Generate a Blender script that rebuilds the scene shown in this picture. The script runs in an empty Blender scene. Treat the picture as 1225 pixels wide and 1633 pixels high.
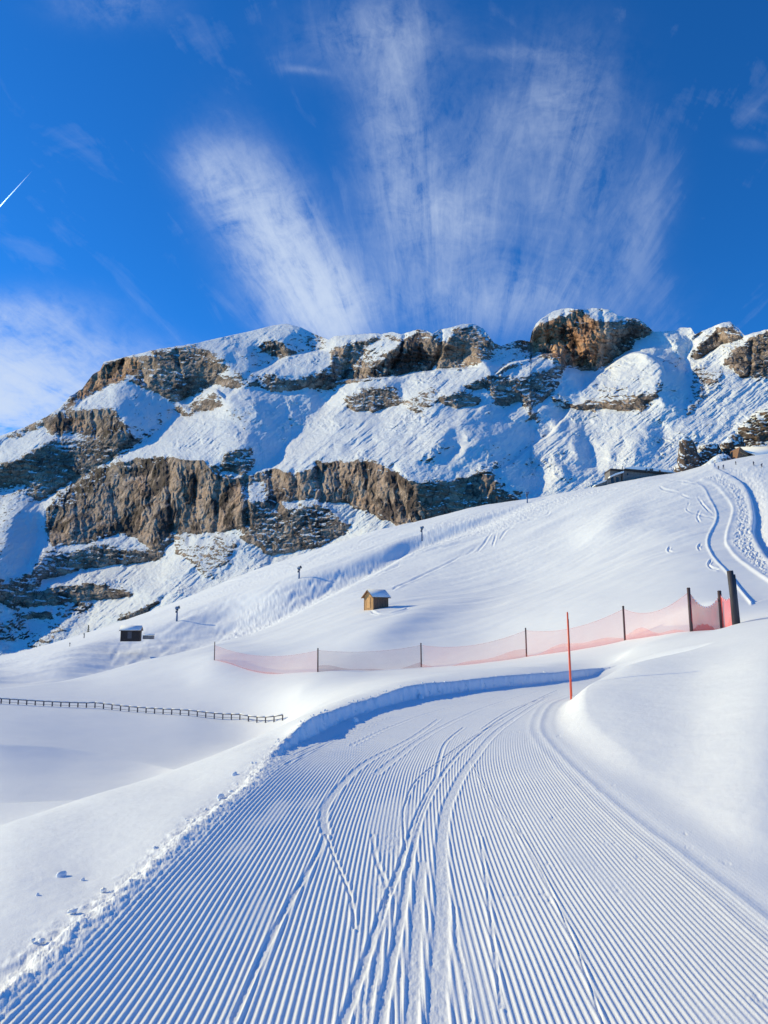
import bpy, bmesh, math, random
import numpy as np
from mathutils import Vector, Matrix
R = math.radians
random.seed(7); rng = np.random.default_rng(11)
scene = bpy.context.scene
COL = scene.collection

# ---------------------------------------------------------------- camera, sun, sky
CX, CY, F, PITCH, CAMZ = 612.5, 816.5, 1170.0, R(8.6), 1.6
cam = bpy.data.cameras.new('camera'); cam_o = bpy.data.objects.new('camera', cam); COL.objects.link(cam_o)
cam_o.location = (0, 0, CAMZ); cam_o.rotation_euler = (R(90) + PITCH, 0, 0)
cam.sensor_fit = 'VERTICAL'; cam.sensor_height = 24; cam.lens = F/1633*24
cam.clip_start = 0.05; cam.clip_end = 60000
scene.camera = cam_o
vs = scene.view_settings
vs.view_transform = 'Standard'; vs.look = 'None'; vs.gamma = 1; vs.exposure = 0.21
SUN_EL, SUN_A = R(25), R(17)          # elevation; angle towards +Y measured from -X (the left)
L = Vector((-math.cos(SUN_EL)*math.cos(SUN_A), math.cos(SUN_EL)*math.sin(SUN_A), math.sin(SUN_EL)))
sun = bpy.data.lights.new('sun', 'SUN'); sun.energy = 3.7; sun.angle = R(0.53); sun.color = (1.0, 0.86, 0.44)
sun_o = bpy.data.objects.new('sun', sun); COL.objects.link(sun_o)
sun_o.rotation_euler = L.to_track_quat('Z', 'Y').to_euler(); sun_o.location = (-40, 10, 60)

def uv_of(x, y):                       # photograph pixel -> horizontal tangent u and elevation tangent v
    x = np.asarray(x, float); y = np.asarray(y, float)
    Y = F*math.cos(PITCH) - (CY-y)*math.sin(PITCH)
    Z = F*math.sin(PITCH) + (CY-y)*math.cos(PITCH)
    return (x-CX)/Y, Z/Y
def px_of(u, v):
    yc = math.cos(PITCH) + v*math.sin(PITCH); zc = -math.sin(PITCH) + v*math.cos(PITCH)
    return CX + F*u/yc, CY - F*zc/yc
def P(x, y, d):
    u, v = uv_of(x, y); return Vector((float(u)*d, d, CAMZ + float(v)*d))

world = bpy.data.worlds.new('World'); scene.world = world; world.use_nodes = True
def build_sky():
    nt = world.node_tree; nt.nodes.clear(); N = nt.nodes; K = nt.links
    def m(op, a, b=None, c=None, clamp=False):
        n = N.new('ShaderNodeMath'); n.operation = op; n.use_clamp = clamp
        for i, v in enumerate((a, b, c)):
            if v is None: continue
            if isinstance(v, (int, float)): n.inputs[i].default_value = v
            else: K.new(v, n.inputs[i])
        return n.outputs[0]
    sky = N.new('ShaderNodeTexSky'); sky.sky_type = 'NISHITA'; sky.sun_disc = False
    sky.sun_elevation = SUN_EL; sky.sun_rotation = math.atan2(L.x, L.y)
    sky.altitude = 2200; sky.air_density = 1.0; sky.dust_density = 0.35; sky.ozone_density = 2.2
    tint = N.new('ShaderNodeMix'); tint.data_type = 'RGBA'; tint.blend_type = 'MULTIPLY'; tint.inputs[0].default_value = 1
    K.new(sky.outputs[0], tint.inputs[6]); tint.inputs[7].default_value = SKY_TINT
    geo = N.new('ShaderNodeTexCoord'); sep = N.new('ShaderNodeSeparateXYZ'); K.new(geo.outputs['Generated'], sep.inputs[0])
    Yc = m('MAXIMUM', sep.outputs[1], 0.03)
    u = m('DIVIDE', sep.outputs[0], Yc); v = m('DIVIDE', sep.outputs[2], Yc)
    u0, v0 = [float(t) for t in uv_of(720, 930)]
    du = m('SUBTRACT', u, u0); dv = m('SUBTRACT', v, v0)
    ang = m('ARCTAN2', du, dv); rad = m('SQRT', m('ADD', m('MULTIPLY', du, du), m('MULTIPLY', dv, dv)))
    def noise(a, b, scale, detail, rough, dist=0.0, z=0.0):
        cb = N.new('ShaderNodeCombineXYZ')
        for i, s in enumerate((a, b)): K.new(s, cb.inputs[i])
        cb.inputs[2].default_value = z
        t = N.new('ShaderNodeTexNoise'); K.new(cb.outputs[0], t.inputs['Vector'])
        t.inputs['Scale'].default_value = scale; t.inputs['Detail'].default_value = detail
        t.inputs['Roughness'].default_value = rough; t.inputs['Distortion'].default_value = dist
        return t.outputs[0]
    # blobs: centre pixel, half sizes in pixels (across, along), lean (degrees), strength
    def blob(cx, cy, sx, sy, lean, s):
        a, b = [float(t) for t in uv_of(cx, cy)]
        c, q = math.cos(R(lean)), math.sin(R(lean))
        x = m('SUBTRACT', u, a); y = m('SUBTRACT', v, b)
        xr = m('MULTIPLY', m('ADD', m('MULTIPLY', x, c), m('MULTIPLY', y, -q)), F/sx)
        yr = m('MULTIPLY', m('ADD', m('MULTIPLY', x, q), m('MULTIPLY', y, c)), F/sy)
        r2 = m('ADD', m('MULTIPLY', xr, xr), m('MULTIPLY', yr, yr))
        return m('MULTIPLY', m('POWER', 2.718, m('MULTIPLY', r2, -1.0)), s)
    tot = None
    for b in CLOUDS:
        g = blob(*b); tot = g if tot is None else m('ADD', tot, g)
    streak = noise(m('MULTIPLY', ang, 15), m('MULTIPLY', rad, 3.4), 1.0, 7, 0.62, 1.0)
    fine = noise(m('MULTIPLY', ang, 38), m('MULTIPLY', rad, 24), 1.0, 8, 0.7, 2.0, 3.0)
    lump = noise(u, v, 5.5, 9, 0.62, 0.9, 7.0)
    ripple = noise(m('MULTIPLY', u, 17), m('MULTIPLY', v, 21), 1.0, 9, 0.68, 1.5, 9.0)
    mixn = m('ADD', m('ADD', m('MULTIPLY', streak, 0.75), m('MULTIPLY', fine, 0.35)), m('ADD', m('MULTIPLY', lump, 1.15), m('MULTIPLY', ripple, 0.45)))
    mod = m('MULTIPLY', m('SUBTRACT', mixn, 1.08), 2.0, clamp=True)       # mixn averages about 1.35
    soft = m('ADD', m('MULTIPLY', mod, 0.92), 0.06)
    dens = m('MULTIPLY', tot, soft)
    wisp = m('MULTIPLY', m('SUBTRACT', m('MULTIPLY', streak, lump), 0.30), 0.9, clamp=True)
    dens = m('ADD', dens, m('MULTIPLY', wisp, 0.8))
    dens = m('SUBTRACT', 1.0, m('POWER', 2.718, m('MULTIPLY', dens, -0.95)))
    dens = m('MULTIPLY', dens, 0.93, clamp=True)
    mx = N.new('ShaderNodeMix'); mx.data_type = 'RGBA'; K.new(dens, mx.inputs[0]); K.new(tint.outputs[2], mx.inputs[6])
    mx.inputs[7].default_value = CLOUD_COL
    bg = N.new('ShaderNodeBackground'); bg.inputs[1].default_value = SKY_STR; K.new(mx.outputs[2], bg.inputs[0])
    out = N.new('ShaderNodeOutputWorld'); K.new(bg.outputs[0], out.inputs[0])
SKY_TINT = (0.125, 0.74, 1.40, 1); SKY_STR = 0.118; CLOUD_COL = (4.6, 5.4, 6.7, 1)
CLOUDS = [(450, 400, 62, 150, -27, 3.0), (520, 480, 62, 80, -22, 2.2), (335, 285, 38, 65, -33, 1.0),
          (630, 210, 60, 210, -3, 0.75), (710, 350, 95, 75, 0, 0.9), (760, 240, 90, 120, 5, 0.34),
          (915, 330, 85, 130, 14, 0.36), (840, 480, 160, 60, 0, 0.5), (1015, 370, 40, 110, 22, 0.32),
          (0, 640, 170, 75, 0, 4.5), (30, 510, 110, 40, 0, 1.1), (600, 60, 120, 70, 0, 0.5), (820, 85, 80, 14, 4, 0.22),
          (490, 112, 34, 7, 8, 0.35), (180, 5, 90, 40, 0, 0.35), (900, 170, 90, 130, 8, 0.5), (1195, 230, 26, 10, 8, 0.2), (100, 560, 160, 25, 0, 0.6), (720,470,150,60,0,.4)]
build_sky()

# ---------------------------------------------------------------- helpers: numbers
def smooth(e0, e1, x):
    t = np.clip((x-e0)/(e1-e0), 0, 1); return t*t*(3-2*t)
_G = np.random.default_rng(5)
_perm = _G.permutation(4096).astype(np.int64)
_ga = _G.random(4096)*2*np.pi
_gx, _gy = np.cos(_ga), np.sin(_ga)
def perlin(x, y, seed=0):
    xi = np.floor(x).astype(np.int64); yi = np.floor(y).astype(np.int64)
    xf = x-xi; yf = y-yi
    u = xf*xf*xf*(xf*(xf*6-15)+10); v = yf*yf*yf*(yf*(yf*6-15)+10)
    def g(ix, iy, fx, fy):
        h = _perm[(_perm[(ix+seed*131) & 4095] + iy*7) & 4095]
        return _gx[h]*fx + _gy[h]*fy
    a = g(xi, yi, xf, yf); b = g(xi+1, yi, xf-1, yf); c = g(xi, yi+1, xf, yf-1); d = g(xi+1, yi+1, xf-1, yf-1)
    return ((a*(1-u)+b*u)*(1-v) + (c*(1-u)+d*u)*v)*1.5
def fbm(x, y, oct=4, gain=0.5, seed=0, ridged=False):
    s = np.zeros(np.broadcast(x, y).shape); a = 1.0; t = 0
    for i in range(oct):
        n = perlin(x*2**i+i*17.3, y*2**i-i*9.1, seed+i)
        if ridged: n = 1-2*np.abs(n)
        s += a*n; t += a; a *= gain
    return s/t
def seg_dist(px, py, pts):
    """distance, signed side (+ right of travel) and arc length to a polyline; any number of query points"""
    best = np.full(px.shape, 1e9); side = np.ones(px.shape); arc = np.zeros(px.shape); s0 = 0.0
    for (ax, ay), (bx, by) in zip(pts[:-1], pts[1:]):
        ex, ey = bx-ax, by-ay; l2 = ex*ex+ey*ey; l = math.sqrt(l2)
        t = np.clip(((px-ax)*ex+(py-ay)*ey)/l2, 0, 1)
        dx = px-ax-t*ex; dy = py-ay-t*ey; dd = dx*dx+dy*dy
        k = dd < best
        best = np.where(k, dd, best); cr = ex*(py-ay)-ey*(px-ax)
        side = np.where(k, np.where(cr < 0, 1.0, -1.0), side); arc = np.where(k, s0+t*l, arc); s0 += l
    return np.sqrt(best), side, arc
def catmull(pts, n=12):
    pts = [tuple(map(float, p)) for p in pts]; out = []
    q = [pts[0]]+pts+[pts[-1]]
    for i in range(1, len(q)-2):
        p0, p1, p2, p3 = [np.array(q[j]) for j in (i-1, i, i+1, i+2)]
        for k in range(n):
            t = k/n
            out.append(tuple(0.5*((2*p1)+(-p0+p2)*t+(2*p0-5*p1+4*p2-p3)*t*t+(-p0+3*p1-3*p2+p3)*t**3)))
    out.append(pts[-1]); return out
def inpoly(x, y, poly):
    r = np.zeros(x.shape, bool); n = len(poly); j = n-1
    for i in range(n):
        xi, yi = poly[i]; xj, yj = poly[j]
        if yi != yj:
            r ^= ((yi > y) != (yj > y)) & (x < (xj-xi)*(y-yi)/(yj-yi)+xi)
        j = i
    return r
def blur(a, s):
    k = int(s*3)+1; w = np.exp(-0.5*(np.arange(-k, k+1)/s)**2); w /= w.sum()
    for ax in (0, 1):
        p = np.pad(a, [(k, k) if i == ax else (0, 0) for i in (0, 1)], mode='edge')
        o = np.zeros_like(a)
        for i, ww in enumerate(w):
            o += ww*(p[i:i+a.shape[0], :] if ax == 0 else p[:, i:i+a.shape[1]])
        a = o
    return a
def bilin(A, fx, fy):
    fx = np.clip(fx, 0, A.shape[1]-1.001); fy = np.clip(fy, 0, A.shape[0]-1.001)
    i = fx.astype(int); j = fy.astype(int); a = fx-i; b = fy-j
    return (A[j, i]*(1-a)+A[j, i+1]*a)*(1-b)+(A[j+1, i]*(1-a)+A[j+1, i+1]*a)*b

# ---------------------------------------------------------------- helpers: materials
class Mat:
    def __init__(s, name, rough=0.7, spec=0.3):
        s.m = bpy.data.materials.new(name); s.m.use_nodes = True; s.nt = s.m.node_tree
        s.N = s.nt.nodes; s.K = s.nt.links; s.b = s.N['Principled BSDF']
        s.b.inputs['Roughness'].default_value = rough; s.b.inputs['Specular IOR Level'].default_value = spec
    def noise(s, scale, detail=4, rough=0.55, vec=None, stretch=None, coord='Object'):
        t = s.N.new('ShaderNodeTexNoise'); t.inputs['Scale'].default_value = scale
        t.inputs['Detail'].default_value = detail; t.inputs['Roughness'].default_value = rough
        tc = s.N.new('ShaderNodeTexCoord'); src = tc.outputs[coord]
        if stretch:
            mp = s.N.new('ShaderNodeMapping'); mp.inputs['Scale'].default_value = stretch; s.K.new(src, mp.inputs[0]); src = mp.outputs[0]
        s.K.new(src, t.inputs['Vector']); return t.outputs[0]
    def ramp(s, fac, stops):
        r = s.N.new('ShaderNodeValToRGB'); e = r.color_ramp.elements
        while len(e) < len(stops): e.new(0.5)
        for el, (p, c) in zip(e, stops): el.position = p; el.color = (*c, 1) if len(c) == 3 else c
        s.K.new(fac, r.inputs[0]); return r.outputs[0]
    def math(s, op, a, b=None, clamp=False):
        n = s.N.new('ShaderNodeMath'); n.operation = op; n.use_clamp = clamp
        for i, v in enumerate((a, b)):
            if v is None: continue
            if isinstance(v, (int, float)): n.inputs[i].default_value = v
            else: s.K.new(v, n.inputs[i])
        return n.outputs[0]
    def mix(s, fac, a, b, mode='MIX'):
        n = s.N.new('ShaderNodeMix'); n.data_type = 'RGBA'; n.blend_type = mode
        for i, v in ((0, fac), (6, a), (7, b)):
            if isinstance(v, (int, float)): n.inputs[i].default_value = v
            elif isinstance(v, tuple): n.inputs[i].default_value = (*v, 1) if len(v) == 3 else v
            else: s.K.new(v, n.inputs[i])
        return n.outputs[2]
    def attr(s, name):
        a = s.N.new('ShaderNodeAttribute'); a.attribute_name = name; return a.outputs['Fac']
    def color(s, c):
        if isinstance(c, tuple): s.b.inputs['Base Color'].default_value = (*c, 1)
        else: s.K.new(c, s.b.inputs['Base Color'])
    def bump(s, h, strength, dist):
        n = s.N.new('ShaderNodeBump'); n.inputs['Strength'].default_value = strength; n.inputs['Distance'].default_value = dist
        s.K.new(h, n.inputs['Height']); s.K.new(n.outputs[0], s.b.inputs['Normal'])
def simple(name, col, rough=0.7, var=0.15, scale=8, stretch=None, spec=0.3, bump=0, bd=0.01):
    M = Mat(name, rough, spec); n = M.noise(scale, 5, 0.6, stretch=stretch)
    lo = tuple(c*(1-var) for c in col); hi = tuple(min(1, c*(1+var)) for c in col)
    M.color(M.ramp(n, [(0.3, lo), (0.7, hi)]))
    if bump: M.bump(n, bump, bd)
    return M.m

SNOW = (0.86, 0.88, 0.91)
M_ = Mat('snow', 0.62, 0.25)
n1 = M_.noise(95, 3, 0.7); n2 = M_.noise(0.7, 5, 0.6)
M_.color(M_.ramp(n2, [(0.3, (0.845, 0.865, 0.90)), (0.7, (0.875, 0.89, 0.915))])); n3 = M_.noise(16, 6, 0.7); M_.bump(M_.math('ADD', M_.math('MULTIPLY', n1, 0.6), n3), 0.5, 0.007)
M_SNOW = M_.m
M_SNOWCAP = simple('snow_cap', SNOW, 0.65, 0.02, 6, bump=0.3, bd=0.02)
M_ = Mat('mountain_rock_and_snow', 0.85, 0.15)
at = M_.attr('rock'); vz = M_.noise(0.03, 7, 0.65, stretch=(1, 1, 2.6)); hz = M_.noise(0.016, 8, 0.66, stretch=(1, 1, 0.8)); w = M_.attr('warm')
def voro(scale, stretch, feature):
    t = M_.N.new('ShaderNodeTexVoronoi'); t.feature = feature; t.inputs['Scale'].default_value = scale
    tc = M_.N.new('ShaderNodeTexCoord'); mp = M_.N.new('ShaderNodeMapping'); mp.inputs['Scale'].default_value = stretch
    ns = M_.N.new('ShaderNodeTexNoise'); ns.inputs['Scale'].default_value = 0.035; ns.inputs['Detail'].default_value = 5
    M_.K.new(tc.outputs['Object'], ns.inputs['Vector']); vm = M_.N.new('ShaderNodeVectorMath'); vm.operation = 'MULTIPLY_ADD'
    M_.K.new(ns.outputs['Color'], vm.inputs[0]); vm.inputs[1].default_value = (26, 26, 26); M_.K.new(tc.outputs['Object'], vm.inputs[2])
    M_.K.new(vm.outputs[0], mp.inputs[0]); M_.K.new(mp.outputs[0], t.inputs['Vector']); return t
rk1 = M_.ramp(vz, [(0.36, (0.045, 0.042, 0.044)), (0.49, (0.18, 0.145, 0.13)), (0.60, (0.50, 0.38, 0.31))])
rk2 = M_.ramp(hz, [(0.40, (0.10, 0.08, 0.078)), (0.44, (0.58, 0.40, 0.30)), (0.64, (0.80, 0.61, 0.49))])
rk3 = M_.ramp(hz, [(0.38, (0.16, 0.09, 0.07)), (0.47, (0.58, 0.31, 0.18)), (0.64, (0.74, 0.47, 0.30))])
rock = M_.mix(w, rk1, rk2); rock = M_.mix(M_.math('MULTIPLY', M_.math('SUBTRACT', w, 0.62), 3.2, clamp=True), rock, rk3)
blk = voro(0.05, (1, 1, 0.55), 'F1'); ce = voro(0.05, (1, 1, 0.55), 'DISTANCE_TO_EDGE')
sepb = M_.N.new('ShaderNodeSeparateColor'); M_.K.new(blk.outputs['Color'], sepb.inputs[0])
rock = M_.mix(0.75, rock, M_.ramp(sepb.outputs[0], [(0.0, (0.62, 0.62, 0.64)), (1.0, (1.15, 1.13, 1.10))]), 'MULTIPLY')
crack = M_.ramp(ce.outputs[0], [(0.015, (0.22, 0.22, 0.25)), (0.06, (1, 1, 1))]); rock = M_.mix(0.65, rock, crack, 'MULTIPLY')
big = M_.ramp(M_.noise(0.0105, 9, 0.64, stretch=(1, 1, 0.7)), [(0.53, (1, 1, 1)), (0.56, (0.26, 0.26, 0.30))])  # broad dark patches: water staining and painted shade together
stain_shade = M_.ramp(M_.noise(0.03, 8, 0.68, stretch=(1, 1, 0.26)), [(0.56, (1, 1, 1)), (0.60, (0.30, 0.30, 0.34))])  # upright dark streaks, likewise part staining, part shade put into the colour
rock = M_.mix(M_.attr('wall'), rock, M_.mix(1.0, rock, M_.mix(1.0, big, stain_shade, 'MULTIPLY'), 'MULTIPLY'))
fn = M_.noise(0.09, 6, 0.7, stretch=(1, 1, 2.2))
fac = M_.math('ADD', at, M_.math('MULTIPLY', M_.math('SUBTRACT', fn, 0.5), 1.2))
fac = M_.math('MULTIPLY', M_.math('SUBTRACT', fac, 0.46), 14.0, clamp=True)
M_.color(M_.mix(fac, (0.86, 0.88, 0.92), rock)); bh = M_.math('ADD', M_.noise(0.12, 8, 0.72), M_.math('MULTIPLY', M_.math('MULTIPLY', M_.math('ADD', sepb.outputs[1], M_.math('MINIMUM', ce.outputs[0], 0.25)), 1.0), fac)); M_.bump(bh, 0.9, 4.0)
M_MOUNT = M_.m
M_ = Mat('outcrop_rock', 0.85, 0.2)
geo = M_.N.new('ShaderNodeNewGeometry'); sp = M_.N.new('ShaderNodeSeparateXYZ'); M_.K.new(geo.outputs['Normal'], sp.inputs[0])
n = M_.noise(0.35, 7, 0.65); n2 = M_.noise(0.55, 6, 0.65)
rk = M_.ramp(n, [(0.35, (0.03, 0.027, 0.03)), (0.52, (0.10, 0.075, 0.065)), (0.7, (0.30, 0.18, 0.12))])
f = M_.math('ADD', sp.outputs[2], M_.math('MULTIPLY', M_.math('SUBTRACT', n2, 0.5), 1.7))
f = M_.math('MULTIPLY', M_.math('SUBTRACT', f, 0.38), 6, clamp=True)
M_.color(M_.mix(f, rk, SNOW)); M_.bump(n2, 0.8, 0.6); M_OUT = M_.m
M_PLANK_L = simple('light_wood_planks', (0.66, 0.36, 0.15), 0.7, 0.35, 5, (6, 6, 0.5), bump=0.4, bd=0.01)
M_PLANK_D = simple('weathered_and_shaded_planks', (0.24, 0.13, 0.08), 0.8, 0.45, 5, (6, 6, 0.5), bump=0.4, bd=0.01)  # on the golden hut's side walls the dark tone stands for shade
M_BLACKWOOD = simple('old_dark_wood', (0.055, 0.042, 0.038), 0.85, 0.4, 5, (6, 6, 0.5))
M_GREYWOOD = simple('grey_wood', (0.13, 0.115, 0.12), 0.85, 0.35, 9, (4, 4, 0.4))
M_POST = simple('purple_brown_post', (0.085, 0.055, 0.06), 0.6, 0.35, 9, (3, 3, 0.5))
M_TALL = simple('dark_tall_post', (0.05, 0.045, 0.055), 0.6, 0.35, 6, (3, 3, 0.4))
M_RED = simple('orange_red_plastic', (1.0, 0.16, 0.07), 0.4, 0.08, 6, spec=0.5)
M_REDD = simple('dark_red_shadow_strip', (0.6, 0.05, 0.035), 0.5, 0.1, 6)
M_BLUE = simple('blue_grey_metal', (0.10, 0.17, 0.30), 0.5, 0.2, 3)
M_STEEL = simple('dark_steel', (0.07, 0.08, 0.10), 0.5, 0.3, 3)
M_STONE = simple('grey_lodge_wall', (0.20, 0.18, 0.175), 0.85, 0.35, 1.2)
M_GLASS = simple('dark_window_glass', (0.02, 0.025, 0.035), 0.15, 0.1, 3, spec=0.6)
M_BARK = simple('bark', (0.07, 0.05, 0.035), 0.9, 0.3, 8)
M_NEEDLE = simple('dark_green_needles', (0.035, 0.06, 0.045), 0.8, 0.4, 8)
def net_mat(name, col, a):
    M = Mat(name, 0.8, 0.1); M.color(col)
    tr = M.N.new('ShaderNodeBsdfTransparent'); mx = M.N.new('ShaderNodeMixShader')
    n = M.noise(0.9, 4, 0.6); fa = M.math('MULTIPLY', M.math('ADD', M.math('MULTIPLY', n, 0.7), 0.65), a, clamp=True)
    M.K.new(fa, mx.inputs[0]); M.K.new(tr.outputs[0], mx.inputs[1]); M.K.new(M.b.outputs[0], mx.inputs[2])
    M.K.new(mx.outputs[0], M.N['Material Output'].inputs[0]); return M.m
M_NET = net_mat('faint_red_netting', (0.72, 0.17, 0.16), 0.17)
M_NETF = net_mat('folded_red_netting', (0.78, 0.20, 0.16), 0.26)
M_NETR = net_mat('dense_red_netting', (0.80, 0.13, 0.12), 0.62)
M_NETRF = net_mat('bunched_red_netting', (0.95, 0.16, 0.13), 0.6)

# ---------------------------------------------------------------- helpers: objects
def tag(o, label=None, cat=None, group=None, kind=None):
    if label: o['label'] = label
    if cat: o['category'] = cat
    if group: o['group'] = group
    if kind: o['kind'] = kind
    return o
def empty(name, loc, rz=0.0, label=None, cat=None, group=None):
    o = bpy.data.objects.new(name, None); COL.objects.link(o); o.location = loc; o.rotation_euler = (0, 0, rz)
    o.empty_display_size = 0.3; return tag(o, label, cat, group)
def link_mesh(name, me, mats, parent=None, smooth_=False):
    for m in (mats if isinstance(mats, (list, tuple)) else [mats]): me.materials.append(m)
    o = bpy.data.objects.new(name, me); COL.objects.link(o)
    if parent: o.parent = parent
    if smooth_: me.polygons.foreach_set('use_smooth', [True]*len(me.polygons))
    return o
class MB:
    def __init__(s): s.bm = bmesh.new()
    def box(s, x0, x1, y0, y1, z0, z1, bevel=0.0, mi=0, M=None):
        r = bmesh.ops.create_cube(s.bm, size=1); vs_ = r['verts']
        for v in vs_: v.co = Vector(((x0+x1)/2+v.co.x*(x1-x0), (y0+y1)/2+v.co.y*(y1-y0), (z0+z1)/2+v.co.z*(z1-z0)))
        if M is not None: bmesh.ops.transform(s.bm, matrix=M, verts=vs_)
        fs = set(f for v in vs_ for f in v.link_faces)
        for f in fs: f.material_index = mi
        if bevel:
            es = list(set(e for v in vs_ for e in v.link_edges)); bmesh.ops.bevel(s.bm, geom=es, offset=bevel, segments=2, affect='EDGES')
        return s
    def poly(s, pts, dy0, dy1, axis='Y', mi=0):
        """prism: 2-D outline (a,b) extruded along Y (outline in XZ) or X (outline in YZ)"""
        def mk(p, e): return (p[0], e, p[1]) if axis == 'Y' else (e, p[0], p[1])
        a = [s.bm.verts.new(mk(p, dy0)) for p in pts]; b = [s.bm.verts.new(mk(p, dy1)) for p in pts]
        fs = [s.bm.faces.new(a), s.bm.faces.new(b[::-1])]
        for i in range(len(pts)):
            j = (i+1) % len(pts); fs.append(s.bm.faces.new((a[j], a[i], b[i], b[j])))
        for f in fs: f.material_index = mi
        return s
    def tube(s, pts, rad, n=8, mi=0, cap=True):
        pts = [Vector(p) for p in pts]; rr = rad if isinstance(rad, (list, tuple)) else [rad]*len(pts); rings = []
        for i, p in enumerate(pts):
            t = (pts[min(i+1, len(pts)-1)]-pts[max(i-1, 0)]).normalized()
            a = t.orthogonal().normalized() if i == 0 else (a - t*a.dot(t)).normalized()
            b = t.cross(a)
            rings.append([s.bm.verts.new(p+(a*math.cos(2*math.pi*k/n)+b*math.sin(2*math.pi*k/n))*rr[i]) for k in range(n)])
        for r0, r1 in zip(rings[:-1], rings[1:]):
            for k in range(n): s.bm.faces.new((r0[k], r0[(k+1) % n], r1[(k+1) % n], r1[k])).material_index = mi
        if cap: s.bm.faces.new(rings[0][::-1]).material_index = mi; s.bm.faces.new(rings[-1]).material_index = mi
        return s
    def build(s, name, mats, parent=None, smooth_=False):
        bmesh.ops.recalc_face_normals(s.bm, faces=s.bm.faces)
        me = bpy.data.meshes.new(name); s.bm.to_mesh(me); s.bm.free()
        return link_mesh(name, me, mats, parent, smooth_)
def copy_tree(o, parent=None):
    c = o.copy(); COL.objects.link(c); c.parent = parent
    for ch in list(o.children): copy_tree(ch, c)
    return c
def grid_mesh(name, X, Y, Z, mats, attrs=None, keep=None):
    nr, nc = X.shape; co = np.empty((nr*nc, 3), np.float32)
    co[:, 0] = X.ravel(); co[:, 1] = Y.ravel(); co[:, 2] = Z.ravel()
    idx = np.arange(nr*nc).reshape(nr, nc)
    q = np.stack([idx[:-1, :-1], idx[:-1, 1:], idx[1:, 1:], idx[1:, :-1]], -1).reshape(-1, 4)
    me = bpy.data.meshes.new(name); me.vertices.add(len(co)); me.vertices.foreach_set('co', co.ravel())
    me.loops.add(q.size); me.loops.foreach_set('vertex_index', q.ravel().astype(np.int32))
    me.polygons.add(len(q)); me.polygons.foreach_set('loop_start', np.arange(0, q.size, 4, dtype=np.int32))
    me.polygons.foreach_set('loop_total', np.full(len(q), 4, np.int32))
    me.polygons.foreach_set('use_smooth', np.ones(len(q), bool))
    me.update(calc_edges=True)
    for k, a in (attrs or {}).items():
        at = me.attributes.new(k, 'FLOAT', 'POINT'); at.data.foreach_set('value', a.ravel().astype(np.float32))
    return link_mesh(name, me, mats)

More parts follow.
